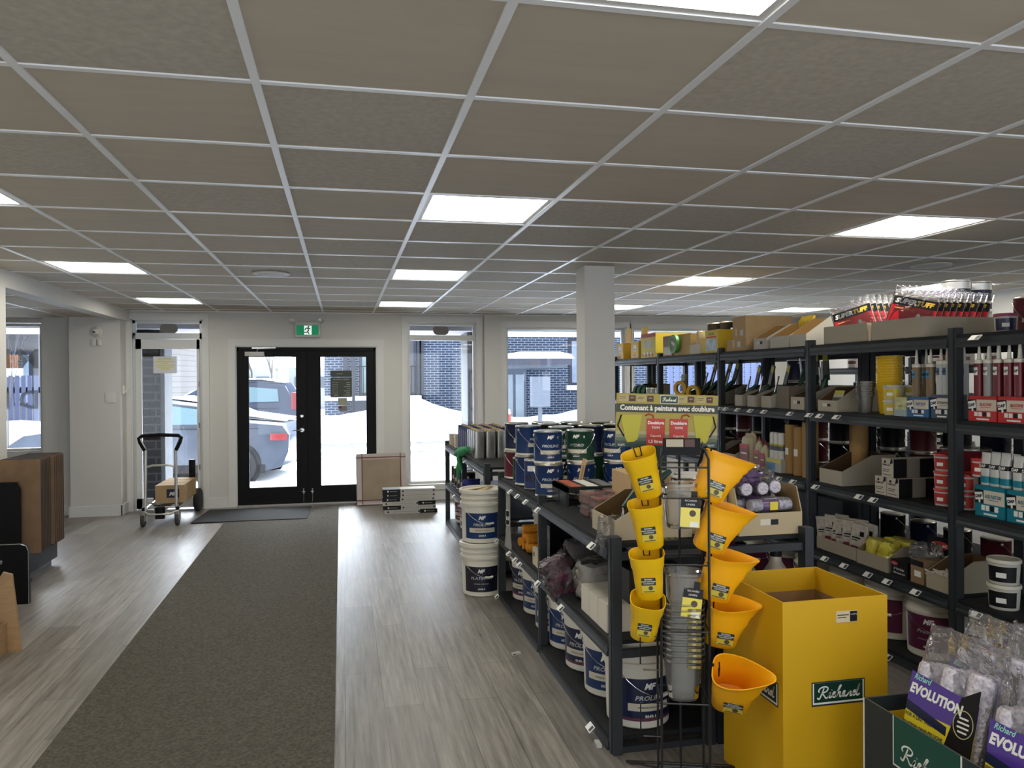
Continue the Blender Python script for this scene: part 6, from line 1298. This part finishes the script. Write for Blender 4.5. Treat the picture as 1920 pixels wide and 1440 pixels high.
for i, (x, y, r_, h_, l) in enumerate(((.07, 4.915, .055, .395, 'tall brown paper roll right beside the tall white-lit post'), (.08, 5.045, .052, .35, 'shorter brown paper roll, second from the post'), (.08, 5.17, .045, .36, 'slim brown paper roll next to the caulk tubes'), (.3, 4.70, .06, .395, 'brown paper roll standing in shade past the post'))):
    b = MB(); b.lathe([(r_*.35, 0), (r_, 0), (r_, h_), (r_*.35, h_), (r_*.33, h_-.05)], [PR, PR, CARD, CARDIN], 28, cap=False)
    if i in (1, 2): b.band(r_+.001, r_+.001, .14, .19, -.9, -.1, WT, 5)
    tag(b.build('paper_roll', loc=(XF+x, y, T3), rot=(0, 0, FR*.6)), l, 'paper roll', 'brown paper rolls')
onf('wcart', carton(.2, .12, .10, M((.45, .45, .4), .5), lambda b, w, d, h: (b.box(-w/2, -.001, 0, w*.1, 0, h*.7, M((.05, .2, .38), .5)), b.box(-w/2, -.0012, h*.68, w/2, 0, h, M((.6, .52, .1), .5)))), 5.36-.08, T3, 'small blue and yellow carton holding white caulk tubes', 'display carton')
for i in range(3):
    def mk():
        o = E('caulk_tube'); b = MB(); b.lathe([(.024, 0), (.024, .1), (.024, .135), (.024, .15), (.024, .22), (.018, .235)], [WHITE, M((.1, .12, .14), .4), M((.5, .42, .05), .4), WHITE, WHITE], 16); b.build('cartridge', o); return o
    inst('wtube', mk, (XF+.035, 5.345-.058*i, T3+.06), FR, '%s white tube with grey and yellow print in the blue and yellow carton' % ORD[i], 'caulk tube', 'white tubes')
GLU = M((.55, .48, .30), .35)
def make_glue(h, r_, cap_):
    def mk():
        o = E('glue_bottle'); b = MB(); b.loft([[(x, y, z*h) for x, y in ellipse_pts(r_*q, r_*.7*q, 20, 2.4)] for z, q in ((0, .95), (.02, 1), (.6, 1), (.72, .9), (.8, .45), (.84, .4))], GLU, cap=(True, True)); b.build('bottle', o)
        b = MB(); b.box(-r_*.8, -r_*.715, h*.08, r_*.8, -r_*.70, h*.56, M((.25, .03, .03), .4)); b.box(-r_*.8, -r_*.72, h*.45, r_*.8, -r_*.71, h*.56, RED); b.box(-r_*.5, -r_*.725, h*.3, r_*.5, -r_*.715, h*.34, WT); b.build('label', o)
        b = MB(); b.lathe([(r_*.32, h*.84), (r_*.3, h*.88), (r_*.12, h*.9), (r_*.08, h)], RED if cap_ else BK, 12); b.build('cap', o); return o
    return mk
onf('glue', make_glue(.22, .042, True), 5.46, T3, 'smaller wood glue bottle with a red tip, nearest the white tubes', 'glue bottle', dx=.04)
onf('glueb', make_glue(.25, .045, True), 5.565, T3, 'taller wood glue bottle with a red tip beside the jug', 'glue bottle', dx=.05)
onf('glue', None, 5.42, T3, 'glue bottle half hidden behind the smaller one', 'glue bottle', dx=.14)
r = onf('gjug', make_glue(.31, .085, False), 5.74, T3, 'big translucent jug of wood glue with a black cap and red label', 'jug', dx=.07)
b = MB(); b.tube([(.03, 0, .27), (.075, 0, .24), (.08, 0, .18), (.06, 0, .15)], .012, GLU, 8); q_ = b.build('grip', r)
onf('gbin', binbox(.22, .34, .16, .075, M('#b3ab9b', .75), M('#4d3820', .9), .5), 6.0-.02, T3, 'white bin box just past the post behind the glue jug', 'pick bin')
for i in range(2): onf('gbin', None, 6.35+.27*i, T3, 'white bin box of the fourth bay seen through the wire display, %s' % ORD[i], 'pick bin')
b = bagmesh(.2, .24, .22, M((.12, .13, .13), .4, coat=.6, var=.5, scale=14), 18, .015, top=.5); tag(b.build('plastic_pack', loc=(XF+.42, 5.65, T3)), 'grey crumpled plastic pack behind the glue bottles', 'plastic pack')
# --- deck 2
onf('lt', make_tray(.42, .30, .085, M('#9c9280', .75)), 4.53, T2, 'grey card tray of bagged mini rollers on the second deck', 'tray')
onf('lt2', binbox(.28, .30, .15, .085, M('#9c9280', .75), M('#7d6b4c', .9), .35), 4.17, T2, 'grey bin box with yellow packs on the second deck', 'pick bin')
WPK = M((.42, .38, .33), .5, coat=.4, var=.25, scale=25, name='cream_print_film')
def make_mini():
    o = E('mini_roller_pack'); b = bagmesh(.11, .05, .19, WPK, 2, .003, top=.3); b.build('bag', o); b = MB(); b.box(-.035, -.027, .1, .02, -.024, .108, BK); b.box(-.035, -.027, .085, .0, -.024, .09, BK); b.box(.015, -.028, .12, .04, -.024, .15, BK); b.box(-.04, -.027, .02, .04, -.024, .05, MR); b.build('print', o); return o
for i in range(12):
    inst('mini', make_mini, (XF+.05+.075*(i//6), 4.70-.065*(i % 6), T2+.03+.01*((i*5) % 3)), FR+.5-.1*(i % 4), 'cream printed mini roller pack standing in the card tray, %s row' % ['front', 'rear'][i//6], 'roller pack', 'mini roller packs', ry=.12*((i*7) % 3-1))
for i in range(4):
    b = bagmesh(.12, .12, .15-.02*(i % 2), M((.55, .47, .04), .45, coat=.4, var=.25, scale=14), 40+i, .008, top=.7); tag(b.build('yellow_pack', loc=(XF+.08+.12*(i // 2), 4.24-.12*(i % 2), T2+.01+.02*(i % 2)), rot=(0, .1, .2*i)), ['yellow bagged pack at the lip of the grey bin', 'yellow bagged pack at the near side of the grey bin', 'yellow bagged pack at the back of the grey bin', 'yellow folded pack highest in the grey bin'][i], 'pack', 'yellow packs')
def tart(b, w, d, h): b.lathe([(.02, 0), (.02, .001)], M((.4, .03, .03), .5), 16, at(-w*.28, -.001, h*.78, rx=PI/2) @ Matrix.Diagonal((1.5, .6, 1, 1))); b.text('DYNAMIC', .008, WT, at(-w*.28, -.0022, h*.75)); b.text('24 Tack Cloths', h*.17, WT, at(0, -.001, h*.42), bold=.03, wide=.85); b.text('Chiffon Gommé de 24', h*.15, WT, at(0, -.001, h*.18), bold=.03, wide=.75)
onf('tack', carton(.135, .24, .095, BK, tart), 3.935, T2, 'black tack cloth box with red oval and white lettering', 'box')
r = thing('tack_card', 'standing black header card with a red oval above the tack cloth boxes', 'display card', (XF+.2, 3.85, T2+.09), FR+.35); b = MB(); b.box(-.07, 0, 0, .07, .006, .15, BK); b.lathe([(.036, 0), (.036, .001)], M((.4, .03, .03), .5), 24, at(0, -.001, .1, rx=PI/2) @ Matrix.Diagonal((1.5, .7, 1, 1))); b.text('DYNAMIC', .02, WT, at(0, -.0025, .093), bold=.02); b.text('Tack Cloth', .026, WT, at(0, -.001, .035), bold=.04); b.build('card', r)
b = bagmesh(.12, .2, .1, FILM, 50, .01, top=.7); tag(b.build('clear_pack', loc=(XF+.12, 3.86, T2+.1)), 'clear wrapped cloths lying on the tack cloth box', 'pack')
onf('tk2', carton(.10, .22, .13, M('#8d7350', .8), lambda b, w, d, h: (b.box(-w/2, -.001, h*.75, w/2, 0, h, BK), b.box(-.02, -.001, h*.3, .03, 0, h*.55, WT))), 3.79, T2, 'brown carton with a black top next to the tack cloth box', 'carton')
onf('rope_bin', binbox(.17, .3, .17, .09, M('#a39a87', .75), M('#6d5433', .9), .5), 3.63, T2, 'grey bin of white cord hanks beside the near tall post', 'pick bin')
ROP = M((.6, .57, .48), .9)
rr = random.Random(8)
for i in range(5):
    b = MB(); b.tube([(.03*math.cos(t*1.7)+rr.uniform(-.01, .01), .03*math.sin(t*2.3)+rr.uniform(-.01, .01), .012*math.sin(t*3)+.012) for t in range(14)], .005, ROP, 6); tag(b.build('cord_hank', loc=(XF+.03+.03*(i % 2), 3.69-.03*i, T2+.07+.008*(i % 2))), 'white cord hank lying in the grey bin', 'cord', 'white cord hanks')
WTUB = make_tub(M((.55, .53, .47), .4), M((.6, .57, .48), .4), BK, .075, .125, 'small_pail')
for i in range(2): inst('wtub', WTUB, (XF+.09, 3.29, T2+.126*i), -.95, ['lower white tub with a black label past the near tall post', 'upper white tub with a black label past the near tall post'][i], 'tub')
b = bagmesh(.16, .2, .14, M((.5, .47, .4), .6, coat=.5, var=.2, scale=20), 33, .012, top=.5); tag(b.build('cord_bag', loc=(XF+.12, 3.44-.02, T2)), 'crumpled cream bag behind the near tall post', 'bag') if False else None
for i in range(4): onf('dcar', carton(.3, .3, .27, M((.014, .015, .02), .5)), 5.1+.45*i, T2, 'dark carton deep on the second deck, %s from the middle post' % ORD[i], 'carton', 'dark cartons', dx=.35)
# --- bottom deck
for i, y in enumerate((4.60, 4.24, 3.88, 3.53)):
    inst('pail_prem', P['prem'], (XT+.205, y*SC+.0, .055), FR+.62 if i > 1 else FR+.3, ['premium purple-label pail farthest, only its lid over the yellow bin', 'premium pail second farthest, lid showing above the yellow bin', 'purple-label pail right beside the yellow bin, script lettering showing', 'purple-label pail half hidden by the near tall post'][i], raw=True, scale=(.96, .96, 1))
for i in range(6): inst('pail_prem', P['prem'], (XT+.205, 4.60+.34*i, .055), FR+.3, '%s purple-label pail past the middle tall post on the bottom deck' % ORD[i], 'far file of purple-label pails', raw=True)
for i in range(8):
    inst('tube_ge', TB['ge'], (XT+.06+.07*(i//4), 3.08-.09*(i % 4), .055), FR+.3*(i % 3-1), '%s red caulk cartridge with grey nozzle, bottom deck past the near post, %s row' % (ORD[i % 4], ['front', 'rear'][i//4]), 'caulk tube', 'red cartridges', raw=True)
# --- far face of the tall rack and the back rack
q = 0
for z, n0 in ((T3, 0), (T4, 1), (T2, 2), (T5, 3)):
    for i in range(13 if z != T5 else 5):
        y = 3.66+.30*i
        if z == T5: y = 4.9+.3*i
        q += 1
        if (z != T3 and z != T2 and (i*5+n0) % 4 == 3) or (z == T4 and i > 8): continue
        for l in range(2 if z == T3 else 1 if z in (T5, T2) else 1+((i+n0) % 2)):
            put_can(['black', 'navy', 'black', 'maroon'][(i+n0) % 4], 3.86, y, z+.191*l, 1.2, 'dark can on the far face of the tall rack, level %s, place %s%s' % (['three', 'four', 'two', 'five'][n0], ORD[min(11, i)], ', upper' if l else ''), 'cans on the far face of the tall rack')
SM = {'a': can_plain(M((.2, .04, .06), .4), .062, .14, stripe=WT), 'b': can_plain(M((.55, .53, .5), .4), .062, .14, stripe=MR), 'c': can_plain(BK, .08, .19)}
for k, z in enumerate((.45, .85, 1.25, 1.62)):
    for i in range(17):
        kk = 'abc'[(i*3+k*2+i//4) % 3]
        if z == 1.62 and kk == 'c': kk = 'b'
        inst('sm'+kk, SM[kk], (5.04+.02*(i % 2), 2.35+.285*i, z), -1.0, '%s tin on the back rack, row %s, seen through the tall rack' % ({'a': 'small dark red', 'b': 'small white', 'c': 'black gallon'}[kk], ORD[k]), 'tin', {'a': 'small dark red tins on the back rack', 'b': 'small white tins on the back rack', 'c': 'black cans on the back rack'}[kk], raw=True)
